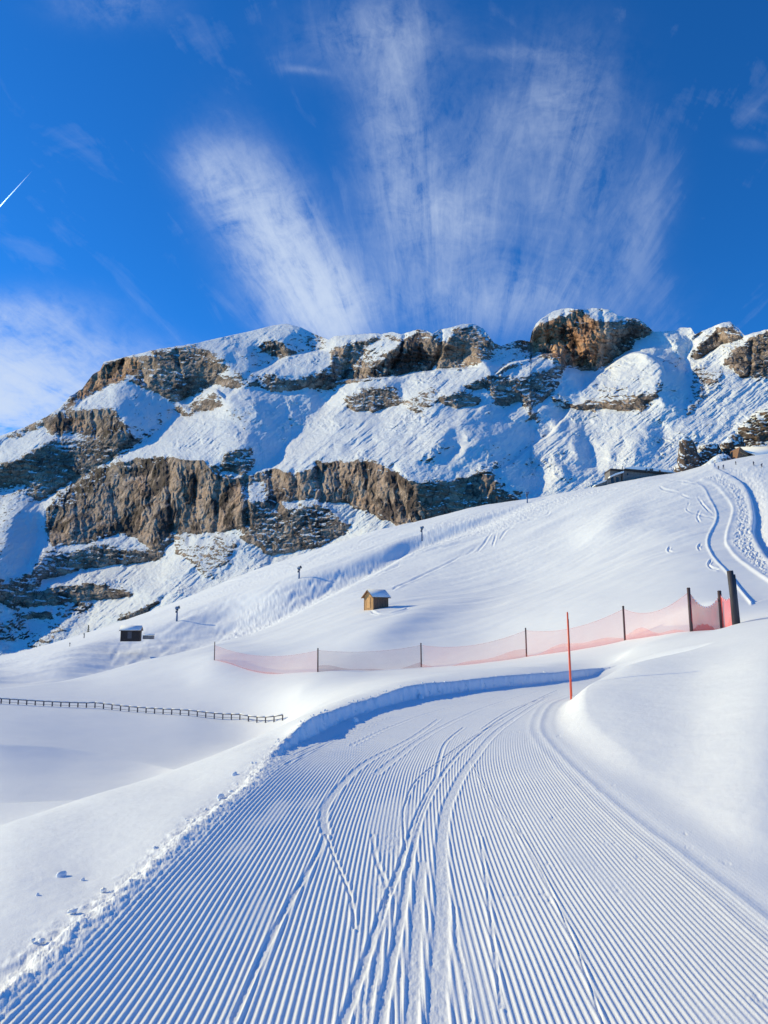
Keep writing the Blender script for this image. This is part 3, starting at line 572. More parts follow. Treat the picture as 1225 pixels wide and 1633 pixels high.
# kinds of ground: (azimuth the face looks to: + right, - left; steepness)
K_LIT, K_MID, K_SH, K_CL, K_CR = (-44, 36), (-26, 35), (37, 39), (-40, 73), (10, 70)
def T2(pts): return pts
REG = [ # polygon, kind, rock amount (None = leave), warm, blur
 ([(-170,780),(0,700),(95,650),(165,578),(310,548),(360,575),(350,600),(330,620),(285,640),(205,606),(110,655),(0,720),(-170,800)], K_CL, 0.66, 0.5),
 ([(95,651),(120,625),(150,595),(165,578),(215,568),(225,590),(205,603),(160,625),(120,645)], K_CL, 0.95, 1.0),
 ([(240,560),(310,550),(345,560),(350,590),(300,600),(260,590)], K_CR, 0.8, 0.5),
 ([(225,605),(285,638),(330,620),(350,600),(300,600),(240,590)], K_CR, 0.72, 0.3),
 ([(120,645),(165,620),(206,604),(190,640),(150,652)], K_LIT, 0.0, 0),
 ([(180,625),(206,606),(250,628),(290,642),(268,672),(235,700),(190,735),(150,758),(175,725),(200,700),(205,665),(190,640)], K_SH, 0.36, 0.1),
 ([(72,695),(80,665),(100,655),(140,652),(185,650),(205,690),(180,712),(140,700),(110,692)], K_CL, 0.78, 0.6),
 ([(75,690),(85,668),(140,665),(135,690),(100,693)], K_CL, 0.95, 0.8),
 ([(-170,830),(-60,770),(0,740),(60,702),(72,695),(140,700),(205,700),(140,765),(100,800),(60,800),(40,772),(0,775),(-170,850)], K_CR, 0.74, 0.4),
 ([(0,705),(60,685),(90,695),(30,730),(0,735)], K_LIT, 0.12, 0),
 ([(-170,860),(0,775),(42,770),(60,800),(60,860),(40,910),(0,950),(-170,1000)], K_MID, 0.52, 0.1),
 ([(30,820),(60,800),(62,850),(40,905),(0,940),(0,900)], K_SH, 0.12, 0),
 ([(350,553),(420,549),(455,540),(480,522),(525,541),(527,552),(480,567),(430,582),(400,608),(360,590)], K_SH, 0.42, 0.3),
 ([(330,545),(400,527),(455,515),(472,524),(440,540),(420,552),(350,556)], K_LIT, 0.0, 0),
 ([(416,551),(441,543),(470,563),(435,569)], K_CL, 0.75, 0.3),
 ([(355,600),(400,608),(420,590),(430,600),(480,600),(530,590),(535,617),(450,625),(380,622),(340,615)], K_CR, 0.55, 0.3),
 ([(405,592),(430,583),(470,568),(530,562),(528,572),(480,576),(440,590),(418,598)], K_LIT, 0.1, 0),
 ([(527,553),(560,545),(624,529),(645,541),(632,600),(571,610),(527,612)], K_CL, 0.80, 0.55),
 ([(575,560),(612,535),(640,545),(610,575),(590,590),(565,585)], K_LIT, 0.35, 0.2),
 ([(620,600),(632,565),(645,541),(668,524),(694,537),(702,558),(686,590)], K_CL, 0.86, 0.5),
 ([(694,590),(702,562),(722,521),(759,516),(788,553),(775,575),(740,588)], K_CR, 0.80, 0.45),
 ([(693,535),(720,523),(712,545),(704,556)], K_LIT, 0.1, 0),
 ([(765,580),(792,553),(830,541),(848,545),(848,570),(800,582)], K_SH, 0.45, 0.1),
 ([(355,622),(400,618),(440,625),(500,620),(525,638),(495,662),(470,690),(440,725),(415,750),(395,768),(378,748),(392,720),(398,700),(402,680),(385,660),(370,645)], K_SH, 0.06, 0),
 ([(285,655),(322,630),(345,622),(358,650),(330,665),(300,672)], K_CL, 0.62, 0.3),
 ([(275,672),(330,655),(375,645),(390,665),(397,700),(390,720),(375,742),(330,730),(250,728),(200,735),(130,770),(60,815),(40,815),(130,757),(190,728),(240,695)], K_LIT, 0.10, 0.1),
 ([(360,655),(400,648),(425,680),(400,690),(380,680)], K_CR, 0.42, 0.1),
 ([(355,720),(395,710),(410,735),(390,760),(350,745)], K_CR, 0.66, 0.3),
 ([(545,618),(590,606),(640,606),(700,592),(770,590),(800,622),(782,650),(742,672),(702,690),(690,722),(640,742),(560,735),(500,744),(425,752),(392,790),(388,780),(440,728),(470,700),(500,670),(520,648)], K_LIT, 0.13, 0.1),
 ([(551,640),(575,615),(633,613),(643,643),(596,657),(560,655)], K_CR, 0.70, 0.2),
 ([(645,640),(690,610),(702,640),(680,655),(650,655)], K_MID, 0.66, 0.1),
 ([(702,633),(739,621),(767,633),(760,646),(735,650),(705,645)], K_CR, 0.80, 0.4),
 ([(735,615),(790,590),(840,575),(870,566),(898,570),(898,600),(895,615),(853,650),(870,672),(858,675),(820,650),(790,645),(780,620)], K_CR, 0.62, 0.2),
 ([(800,592),(840,575),(885,566),(875,585),(830,600)], K_LIT, 0.05, 0),
 ([(800,650),(830,640),(845,665),(815,680),(770,672)], K_LIT, 0.05, 0),
 ([(740,674),(790,662),(850,680),(862,692),(830,712),(780,737),(717,766),(650,772),(640,745),(690,735),(705,700)], K_SH, 0.10, 0),
 ([(712,725),(735,705),(765,702),(750,716),(728,737)], K_LIT, 0.0, 0),
 ([(650,765),(717,762),(800,735),(870,690),(880,690),(830,740),(783,752),(740,770)], K_SH, 0.50, 0.1),
 ([(858,672),(900,610),(925,585),(985,588),(950,612),(915,642),(882,680),(865,692),(850,684)], K_SH, 0.03, 0),
 ([(847,566),(849,533),(862,510),(904,489),(939,489),(960,500),(975,560),(950,590),(901,586),(876,568)], K_CL, 0.97, 1.0),
 ([(939,489),(987,503),(1008,529),(1012,554),(967,580),(950,588),(965,540),(955,510)], K_CR, 0.72, 0.5),
 ([(858,515),(880,493),(912,489),(905,500),(880,508)], K_LIT, 0.0, 0),
 ([(925,492),(985,500),(990,508),(960,512),(940,505)], K_LIT, 0.25, 0.2),
 ([(990,503),(1022,509),(1042,530),(1012,538)], K_CR, 0.75, 0.2),
 ([(1012,556),(1040,533),(1080,528),(1112,545),(1098,575),(1090,594),(1060,582),(1020,562)], K_SH, 0.03, 0),
 ([(1030,572),(1060,565),(1090,575),(1085,590),(1050,583)], K_SH, 0.5, 0.1),
 ([(1082,532),(1085,521),(1104,522),(1106,533)], K_LIT, 0, 0),
 ([(915,642),(950,612),(980,587),(1010,563),(1050,580),(1085,592),(1060,630),(1045,650),(1082,662),(1092,700),(1085,745),(1000,752),(940,780),(880,800),(840,800),(800,750),(850,712),(882,686)], K_LIT, 0.07, 0),
 ([(905,650),(935,632),(985,635),(1040,628),(1056,605),(1058,625),(1025,652),(967,658),(920,652)], K_CR, 0.66, 0.3),
 ([(960,600),(1000,585),(1040,590),(1040,625),(990,630),(940,630)], K_LIT, 0.30, 0.2),
 ([(880,668),(932,670),(930,684),(890,690)], K_SH, 0.1, 0),([(914,696),(939,700),(945,735),(920,737)], K_SH, 0.08, 0),
 ([(1008,720),(1040,676),(1060,680),(1050,715),(1020,738)], K_SH, 0.05, 0),([(887,737),(950,740),(956,757),(900,765)], K_SH, 0.08, 0),
 ([(805,737),(850,735),(866,770),(835,790),(805,765)], K_SH, 0.08, 0),([(972,722),(988,718),(985,738),(975,742)], K_SH, 0.0, 0),([(955,650),(1000,660),(1000,675),(950,668)], K_MID, 0.1, 0),
 ([(1052,585),(1096,590),(1099,640),(1093,657),(1047,642),(1057,612)], K_SH, 0.03, 0),
 ([(1095,562),(1112,540),(1150,516),(1160,520),(1115,554),(1100,575)], K_LIT, 0.0, 0),
 ([(1112,552),(1147,520),(1166,513),(1187,536),(1168,545),(1100,577)], K_CR, 0.75, 0.3),
 ([(1088,596),(1130,560),(1205,530),(1160,571),(1175,602),(1400,610),(1400,760),(1090,750),(1085,665),(1098,640),(1108,610)], K_LIT, 0.05, 0),
 ([(1155,575),(1175,553),(1199,538),(1225,527),(1400,475),(1400,610),(1225,600),(1182,601),(1166,585)], K_CR, 0.93, 0.15),
 ([(1100,625),(1103,592),(1120,585),(1157,592),(1150,610),(1125,615),(1120,640),(1095,668),(1090,660)], K_MID, 0.62, 0.3),
 ([(1115,675),(1140,665),(1150,680),(1120,690)], K_MID, 0.45, 0.1),
 ([(60,960),(130,950),(150,965),(130,985),(90,990),(50,985)], K_CR, 0.6, 0.1),
 ([(0,930),(60,905),(90,925),(40,950),(10,958),(-170,990),(-170,950)], K_CR, 0.75, 0.2),
 # the lower cliffs
 ([(60,900),(75,870),(75,808),(118,765),(170,742),(229,728),(278,729),(327,736),(349,765),(392,769),(400,837),(346,847),(274,848),(261,889),(200,898),(144,905),(90,920),(39,914)], K_CL, 1.0, 0.62),
 ([(349,764),(391,760),(432,745),(472,755),(509,736),(560,734),(595,732),(620,745),(650,765),(700,770),(660,800),(700,825),(660,840),(632,842),(580,828),(545,800),(510,798),(520,820),(556,850),(513,872),(432,886),(391,858),(400,837)], K_CL, 0.86, 0.6),
 ([(660,770),(717,766),(783,750),(811,782),(836,797),(734,818),(690,830),(665,810)], K_CR, 0.66, 0.35),
 ([(735,765),(783,752),(790,780),(760,800),(740,795)], K_CL, 0.9, 0.6),
 ([(390,800),(450,815),(520,800),(560,840),(500,872),(430,886),(385,858)], K_CR, 0.66, 0.3),
 ([(545,798),(585,815),(640,842),(600,850),(570,852),(552,830)], K_LIT, 0.02, 0),
 ([(60,902),(75,872),(140,865),(183,856),(240,874),(275,852),(262,890),(200,899),(144,906),(90,921),(39,915)], K_CR, 0.70, 0.3),
 ([(72,872),(140,864),(180,851),(215,856),(250,876),(205,873),(170,864),(110,880)], K_MID, 0.22, 0),
 ([(75,812),(118,766),(170,743),(229,729),(278,730),(275,742),(235,748),(180,768),(120,800),(82,835)], K_CL, 0.74, 0.2),
 ([(385,775),(420,765),(430,790),(400,805)], K_MID, 0.45, 0.2), ([(450,800),(500,792),(510,800),(460,812)], K_MID, 0.3, 0.2),
 ([(278,850),(346,848),(385,862),(365,895),(327,925),(300,900),(278,885)], K_MID, 0.60, 0.3),
 ([(300,852),(345,850),(340,862),(300,870)], K_LIT, 0.05, 0),
 ([(45,925),(90,922),(144,906),(261,892),(290,885),(330,928),(300,945),(200,992),(140,1008),(150,950),(90,935)], K_LIT, 0.04, 0),
 ([(330,930),(400,905),(440,890),(500,872),(560,855),(520,880),(400,925),(300,965)], K_LIT, 0.12, 0.1),
 ([(10,958),(80,935),(150,929),(212,942),(208,952),(131,956),(60,965),(10,985)], K_CR, 0.90, 0.3),
 ([(178,990),(200,978),(250,955),(262,950),(255,962),(215,985)], K_CR, 0.80, 0.05),
 ([(0,962),(60,966),(120,955),(130,975),(60,1010),(0,1045),(-170,1100),(-170,1000)], K_SH, 0.3, 0),
 ([(35,1036),(60,1000),(100,985),(130,982),(115,1000),(80,1025)], K_MID, 0.62, 0.0),
 ([(30,975),(80,972),(85,982),(40,985)], K_CR, 0.8, 0.0),
]
CLEFTS = [([(268,728),(270,780),(274,848)],4,.009),([(236,758),(243,790),(228,850)],9,.008),([(172,742),(178,790),(190,832)],6,.005),([(120,770),(125,850)],5,.003),
 ([(392,762),(395,838)],4,.009),([(432,748),(440,810)],4,.005),([(470,755),(475,805)],5,.007),([(505,738),(515,802)],4,.008),([(540,735),(545,792)],3,.005),([(582,735),(590,815)],3,.004),
 ([(628,745),(640,800),(655,832)],5,.009),([(350,765),(345,848)],5,.009),([(312,735),(313,842)],3,.004),([(900,497),(905,583)],3,.004),([(873,507),(876,562)],3,.004),
 ([(960,497),(966,583)],4,.007),([(930,500),(935,580)],3,.003),([(645,536),(634,575),(618,602)],4,.011),([(703,526),(703,560),(688,592)],4,.011),([(560,545),(548,605)],3,.006),
 ([(583,560),(570,607)],3,.005),([(668,555),(672,592)],3,.005),([(740,555),(735,590)],3,.005),([(225,590),(232,612)],3,.004),([(280,558),(290,602)],3,.006),([(240,560),(248,600)],3,.004),
 ([(200,570),(195,602)],3,.005),([(160,580),(140,642)],3,.007),([(97,660),(95,700)],3,.004),([(150,656),(152,700)],3,.004),([(790,760),(770,800)],3,.005),([(1200,545),(1195,600)],3,.005)]
SHOULD = [([(784,600),(812,582),(842,573),(872,564),(896,570),(903,600)],.035),([(925,628),(945,608),(967,588),(1010,562),(1050,576),(1060,600)],.035),
 ([(528,612),(560,606),(600,604),(640,600),(700,590),(770,586)],.03),([(300,660),(322,640),(345,622),(362,640)],.02),([(400,590),(430,582),(470,566),(526,560)],.02),([(120,650),(165,622),(206,603),(235,618)],.025),
 ([(1090,600),(1110,583),(1140,560),(1165,545)],.025),([(800,750),(850,712),(885,685),(915,645)],.02)]
def build_mountain():
    S = 2.0; x0, x1, y0, y1 = -170, 1400, 462, 1130
    xs = np.arange(x0, x1, S); ys = np.arange(y0, y1, S); PX, PY = np.meshgrid(xs, ys)
    az = np.full(PX.shape, K_MID[0], float); sl = np.full(PX.shape, K_MID[1], float)
    rock = np.full(PX.shape, 0.12); warm = np.full(PX.shape, 0.1)
    wob = 9.0
    QX = PX + wob*fbm(PX/18, PY/18, 5, 0.7, 101); QY = PY + wob*fbm(PX/18+50, PY/18, 5, 0.7, 102)
    flute = np.full(PX.shape, 0.35)
    for poly, (a, s_), rk, wm in REG:
        m = inpoly(QX, QY, poly); az[m] = a; sl[m] = s_; flute[m] = 1.0 if (a, s_) == K_LIT else (0.25 if (a, s_) == K_SH else 0.6)
        if rk is not None: rock[m] = rk; warm[m] = wm
    wall = (sl > 70).astype(float)*(rock > 0.7)
    az = blur(az, 1.3); sl = blur(sl, 1.0)
    U, V = uv_of(PX, PY)
    # large-scale wandering of the faces
    az = az + 34*fbm(PX/40, PY/60, 4, 0.65, 103); sl = np.clip(sl + 12*fbm(PX/50, PY/26, 4, 0.65, 104), 22, 84)
    a, s_ = np.radians(az), np.radians(sl)
    nx, ny, nz = np.sin(a)*np.sin(s_), -np.cos(a)*np.sin(s_), np.cos(s_)
    rr = U*U+1+V*V; dot = nx*U+ny+nz*V; lim = -0.20
    k = np.where(dot > lim, (dot-lim)/rr, 0); nx -= k*U; ny -= k; nz -= k*V; dot = nx*U+ny+nz*V
    gx = -nx/dot/F*S; gy = -(-nz/dot)/F*S*-1                      # d ln d per cell; y grows downwards
    gy = (nz/dot)/F*S
    # least-squares integration (cosine basis through a mirrored FFT)
    h, w = gx.shape
    div = np.zeros((h, w)); ax = 0.5*(gx[:, 1:]+gx[:, :-1]); ay = 0.5*(gy[1:]+gy[:-1])
    div[:, :-1] += ax; div[:, 1:] -= ax; div[:-1] += ay; div[1:] -= ay
    m2 = np.block([[div, div[:, ::-1]], [div[::-1], div[::-1, ::-1]]])
    Fm = np.fft.fft2(m2); ky = 2*np.cos(2*np.pi*np.fft.fftfreq(2*h))-2; kx = 2*np.cos(2*np.pi*np.fft.fftfreq(2*w))-2
    den = ky[:, None]+kx[None]; den[0, 0] = 1; Fm /= den; Fm[0, 0] = 0
    ln = np.real(np.fft.ifft2(Fm))[:h, :w]
    # anchor: median distance along the foot of the mountain, and a floor so that nothing comes close
    foot = np.median(ln[int((880-y0)/S), int((300-x0)/S):int((700-x0)/S)]); ln = ln-foot+math.log(1250)
    print('mountain distance range', np.exp(ln).min(), np.exp(ln).max(), 'at skyline', np.exp(ln[30, ::120]))
    ln = np.maximum(ln, math.log(620)) ; ln = np.minimum(ln, math.log(6500))
    # mesh lattice: columns follow x, rows run from below the piste crest up to the skyline, then down the far side
    cx = np.arange(-165, 1392, 1.05); nr = 560; nb = 24
    sk = np.interp(cx, [p[0] for p in SKYL], [p[1] for p in SKYL])
    sk = sk + 1.7*fbm(cx/9, cx*0, 4, 0.65, 110)*np.where((cx > 330) & (cx < 525) , 0.25, 1)
    foot_y = np.interp(cx, [-165, 0, 200, 400, 600, 840, 960, 1040, 1225, 1392], [1110, 1085, 1030, 955, 890, 838, 812, 795, 775, 775])
    t = np.linspace(0, 1, nr)[:, None]; Yp = foot_y[None]*(1-t)+sk[None]*t; Xp = np.broadcast_to(cx[None], Yp.shape).copy()
    LN = bilin(ln, (Xp-x0)/S, (Yp-y0)/S); FW = bilin(blur(flute, 3), (Xp-x0)/S, (Yp-y0)/S); RK = bilin(blur(rock, 1.6), (Xp-x0)/S, (Yp-y0)/S); WM = bilin(blur(warm, 2), (Xp-x0)/S, (Yp-y0)/S); WL = bilin(blur(wall, 1.5), (Xp-x0)/S, (Yp-y0)/S)
    # detail relief
    rkw = smooth(0.30, 0.75, RK)
    wx = Xp+7*fbm(Xp/26, Yp/26, 4, 0.55, 120); wy = Yp+6*fbm(Xp/26+9, Yp/26, 4, 0.55, 121)
    det = np.zeros_like(LN)
    det += WL*(0.0110*fbm(wx/38, wy/85, 4, 0.62, 122) + 0.0048*np.minimum(0.25, fbm(wx/17, wy/48, 4, 0.6, 123, ridged=True)) + 0.0022*fbm(wx/9, wy/7, 4, 0.7, 132))
    strata = fbm(wx/70, (wy-0.16*wx)/8.0, 4, 0.65, 124)
    det += (0.45+0.55*(1-WL))*rkw*0.0030*strata
    det += rkw*(1-WL)*(-0.0050*fbm(wx/20, wy/15, 5, 0.65, 125, ridged=True)+0.0022*fbm(wx/7, wy/5, 4, 0.65, 133))
    snw = 1-rkw
    terr = lambda q: np.floor(q)+smooth(0.3, 0.7, q-np.floor(q))-q
    det += WL*0.0060*terr(2.6*fbm(wx/30+7, wy/70, 4, 0.6, 150))
    hs = smooth(650, 600, Yp) if False else 1-smooth(600, 650, Yp)
    det -= 0.006*rkw; det -= rkw*(0.0030+0.0020*hs*WL)*terr(wy/9.0-0.02*wx+1.2*fbm(Xp/40, Yp/30, 3, 0.6, 151))*(1-WL*(1-hs)*0.8)
    for pts, w_, dp in CLEFTS:
        pa = np.array(pts, float); mm = (Xp > pa[:, 0].min()-30) & (Xp < pa[:, 0].max()+30) & (Yp > pa[:, 1].min()-25) & (Yp < pa[:, 1].max()+25)
        dd, sd, aa = seg_dist(Xp[mm]+0.6*(wx-Xp)[mm], Yp[mm], pts); det[mm] += dp*np.exp(-(dd/w_)**2)
    for pts, dp in SHOULD:
        pa = np.array(pts, float); cc = catmull(pts, 6); mm = (Xp > pa[:, 0].min()-40) & (Xp < pa[:, 0].max()+40) & (Yp > pa[:, 1].min()-70) & (Yp < pa[:, 1].max()+20)
        dd, sd, aa = seg_dist(Xp[mm]+0.5*(wx-Xp)[mm], Yp[mm]+0.5*(wy-Yp)[mm], cc); L_ = aa.max()
        det[mm] += dp*smooth(-1.5, 2.5, dd*np.where(sd > 0, 1, -1))*(1-smooth(15, 50, dd))*smooth(0, L_*0.12, aa)*smooth(0, L_*0.12, L_-aa)
    vx = Xp+0.25*(wx-Xp); vy = Yp+0.25*(wy-Yp); cflow = 0.62*vx+0.78*vy; aflow = -0.78*vx+0.62*vy
    fl = fbm(cflow/9.0, aflow/75, 4, 0.6, 126); fl2 = fbm(cflow/4.2, aflow/36, 3, 0.6, 134)
    flm = smooth(-0.25, 0.35, fbm(Xp/50, Yp/50, 2, 0.5, 127)+0.1)
    knob = np.maximum(0, fbm(wx/13, wy/9, 5, 0.62, 129, ridged=True)-0.05)
    kz = smooth(-0.05, 0.35, fbm(Xp/55+30, Yp/38, 3, 0.55, 135))
    det += snw*FW*(0.0080*fl*(0.35+0.9*flm)+0.0014*fl2*flm)
    det += snw*(0.0066*fbm(wx/28, wy/22, 5, 0.6, 128) - 0.0070*knob*kz)
    LN = LN+det
    Uv, Vv = uv_of(Xp, Yp); D = np.exp(LN)
    X, Y, Z = Uv*D, D, CAMZ+Vv*D
    # normals
    def nrm(X, Y, Z):
        P_ = np.stack([X, Y, Z], -1); dx = np.gradient(P_, axis=1); dy = np.gradient(P_, axis=0)
        n = np.cross(dx, dy); n /= np.linalg.norm(n, axis=-1, keepdims=True)+1e-9
        return n*np.sign(-(n[..., 1:2]))
    n = nrm(X, Y, Z); nzv = blur(n[..., 2], 1.0)
    fine = fbm(wx/9, wy/4.5, 5, 0.7, 130); finer = fbm(Xp/3.6, Yp/2.2, 3, 0.7, 136)
    mixed = smooth(0.02, 0.3, RK)*(1-smooth(0.75, 1.0, RK))
    rk = RK*0.9 + 0.75*(0.66-nzv)*smooth(0.0, 0.25, RK+0.10) + (0.46*fine+0.26*finer)*(0.36+0.90*mixed)
    rk = rk + kz*0.20*snw*smooth(0.0, 0.3, knob) - 0.05
    # bedding ledges that hold snow
    rk = rk - (1-(0.85*smooth(640, 700, Yp)*(1-0.75*smooth(375, 410, Xp))+0.15)*WL)*0.50*smooth(0.05, 0.45, fbm(wx/45, (wy-0.12*wx)/3.6, 3, 0.65, 131))*rkw
    rk = np.clip(rk, 0, 1.3)
    # far side
    kb = np.arange(1, nb+1)[:, None]; Dt = D[-1][None]*(1+0.006*kb**1.25); Zt = Z[-1][None]-D[-1][None]*0.0009*kb**1.7
    Xb = Uv[-1][None]*Dt
    X = np.vstack([X, Xb]); Y = np.vstack([Y, Dt]); Z = np.vstack([Z, Zt]); ext = lambda A, v: np.vstack([A, np.full((nb, A.shape[1]), v)])
    o = grid_mesh('mountain', X, Y, Z, M_MOUNT, {'rock': ext(rk, 0.3), 'warm': ext(np.clip(WM+0.3*fbm(Xp/40, Yp/25, 3, 0.5, 140), 0, 1), 0.2), 'wall': ext(WL, 0)})
    tag(o, kind='structure')
build_mountain()

# ---------------------------------------------------------------- safety net
def build_net():
    posts = [(342,1053,74,30,1.9),(507,1073,60,37,1.9),(672,1065,60,37,1.9),(840,1047,53,43,1.9),(997,1021,43,52,1.9),(1103,1007,33,67,1.9),(1152,1003,33,58,1.65),(1174,996,31,84,2.2)]
    base = [ground_at(x, y, d) for x, y, d, h, H in posts]
    root = empty('safety_net', base[3], 0, 'long pale red safety net sagging between dark posts above the bend of the track', 'safety net')
    o = root.location
    for i, (x, y, d, h, H) in enumerate(posts):
        hgt = h/F*d; b = base[i]-o; mb = MB(); last = i == 7
        if last:
            mb.tube([b+Vector((0, 0, -0.5)), b+Vector((-0.03, 0, hgt*0.5)), b+Vector((-0.10, 0, hgt))], [0.15, 0.14, 0.125], 10)
            mb.tube([b+Vector((0.13, 0.05, -0.5)), b+Vector((0.06, 0.05, hgt*0.93))], [0.09, 0.08], 8)
            ob = mb.build('post', M_TALL, root, True); ob['label'] = 'tall thick dark double post at the right end of the net'
        else:
            r = [0.045, 0.055, 0.055, 0.055, 0.06, 0.075, 0.085][i]
            mb.tube([b+Vector((0, 0, -0.4)), b+Vector((-0.02, 0, hgt))], [r, r*0.95], 10)
            mb.tube([b+Vector((-0.02, 0, hgt)), b+Vector((-0.02, 0, hgt+0.05))], [r*1.1, r*0.8], 10)
            mb.build('post', M_POST, root, True)
    for i in range(7):
        a, b = base[i], base[i+1]; n = 40 if i < 5 else 26; rows = 8
        ha, hb = posts[i][3]/F*posts[i][2]*0.93, posts[i+1][3]/F*posts[i+1][2]*(0.93 if i < 6 else 0.62)
        if i == 0: ha *= 0.9
        sag = [0.75, 0.30, 0.55, 0.50, 0.55, 0.62, 0.30][i]
        bm = bmesh.new(); lat = []; fold = []
        for k in range(n+1):
            t = k/n; p = a.lerp(b, t); g = base_z(np.array([p.x]), np.array([p.y]))[0]
            drop = 0.0
            if i == 5: drop = 0.10*math.sin(math.pi*t)
            zb = g-0.02-drop; top = (ha*(1-t)+hb*t)*(1-0.0)+a.z*(1-t)+b.z*t - sag*4*t*(1-t) + 0.02*abs(math.sin(k*math.pi/2))
            col = []
            for r_ in range(rows+1):
                f = r_/rows; off = 0.10*math.sin(t*9+i)*math.sin(math.pi*f)
                col.append(bm.verts.new((p.x-o.x, p.y-o.y+off, zb*(1-f)+top*f-o.z)))
            lat.append(col)
            fz = (0.30+0.22*math.sin(t*5.0+i*1.7)+0.10*math.sin(t*13+i))*(1.0 if i else 0.6)
            if i == 5: fz = 0.42*math.sin(math.pi*min(1, t*1.25))**0.7+0.03*math.sin(t*40) if t < 0.8 else 0.02
            fold.append((Vector((p.x-o.x, p.y-o.y-0.12, zb-o.z-0.02)), max(0.02, fz)))
        for k in range(n):
            for r_ in range(rows): bm.faces.new((lat[k][r_], lat[k+1][r_], lat[k+1][r_+1], lat[k][r_+1]))
        me = bpy.data.meshes.new('net_panel'); bm.to_mesh(me); bm.free()
        pn = link_mesh('net_panel', me, M_NETR if i >= 5 else M_NET, root, True)
        bm = bmesh.new(); pv = []
        for v, fz in fold: pv.append((bm.verts.new(v), bm.verts.new(v+Vector((0, 0.05, fz*0.55))), bm.verts.new(v+Vector((0, 0.08, fz)))))
        for q, r_ in zip(pv[:-1], pv[1:]):
            bm.faces.new((q[0], r_[0], r_[1], q[1])); bm.faces.new((q[1], r_[1], r_[2], q[2]))
        me = bpy.data.meshes.new('net_fold'); bm.to_mesh(me); bm.free()
        link_mesh('net_fold', me, M_NETRF if i == 5 else M_NETF, pn, True)
        cord = MB(); tops = [c[-1] for c in lat] if False else None
        pts = [Vector((a.lerp(b, k/n).x-o.x, a.lerp(b, k/n).y-o.y, (ha*(1-k/n)+hb*k/n)+a.z*(1-k/n)+b.z*k/n-sag*4*(k/n)*(1-k/n)-o.z)) for k in range(n+1)]
        cord.tube(pts, 0.010, 5); c = cord.build('cord', M_NETF, pn)
        if i >= 5:
            for k in range(3, n-2, 2 if i == 5 else 3): MB().box(pts[k].x-.025, pts[k].x+.025, pts[k].y-.03, pts[k].y+.0, pts[k].z-.05, pts[k].z+.03, 0.008).build('hook', M_SNOWCAP, pn)
build_net()

# marker pole at the inside of the bend
def build_marker():
    b = Vector((*gpx(911, 1114, 0.06), 0.06)); top = P(905, 978, b.y)
    hgt = top.z-b.z; lean = top.x-b.x
    r = empty('marker_pole', b, 0, 'tall thin orange-red piste marker pole standing in the snow at the inside of the bend', 'marker pole')
    MB().tube([(0, 0, -0.4), (lean*0.5, 0, hgt*0.5), (lean, 0, hgt)], [0.021, 0.020, 0.017], 12).tube([(lean, 0, hgt), (lean-0.0005, 0, hgt+0.03)], [0.017, 0.009], 12).build('shaft', M_RED, r, True)
    MB().tube([(0.013, -0.012, 0.05), (lean*0.5+0.012, -0.012, hgt*0.5), (lean*0.93+0.010, -0.011, hgt*0.93)], 0.0105, 8).build('shade_strip', M_REDD, r, True)  # raised dark red strip, painted shade along the right side of the pole
build_marker()

# low railing in the hollow
def build_railing():
    A = [(-40,1119,51.5),(0,1121,52),(75,1124,53),(150,1129,54),(225,1134,53),(300,1141,52),(380,1147,51),(466,1156,46)]
    px = np.array([a[0] for a in A]); xs = np.arange(-39, 464, 13.6)
    pts = []
    for x in xs:
        d = float(np.interp(x, px, [a[2] for a in A])); y = float(np.interp(x, px, [a[1] for a in A])); p = ground_at(x, y, d)
        pts.append((p, (8.6/F*d if x > 150 else 7.6/F*d)))
    o = pts[len(pts)//2][0]
    r = empty('low_railing', o, 0, 'long low grey railing half buried in snow along the hollow on the left', 'railing')
    for p, h in pts:
        q = p-o; MB().box(q.x-.035, q.x+.035, q.y-.035, q.y+.035, q.z-.3, q.z+h-0.02, 0.006).build('post', M_GREYWOOD, r)
    mb = MB(); sn = MB()
    for (p, h), (p2, h2) in zip(pts[:-1], pts[1:]):
        a = p-o+Vector((0, -0.04, h)); b = p2-o+Vector((0, -0.04, h2)); mb.tube([a, b], 0.033, 6)
        mb.tube([a-Vector((0, -0.03, h*0.62)), b-Vector((0, -0.03, h2*0.62))], 0.012, 5)
        sn.tube([a+Vector((0, 0, .04)), b+Vector((0, 0, .04))], 0.028, 6)
    rail = mb.build('rail', M_GREYWOOD, r, True); sn.build('snow_cap', M_SNOWCAP, r, True)
build_railing()

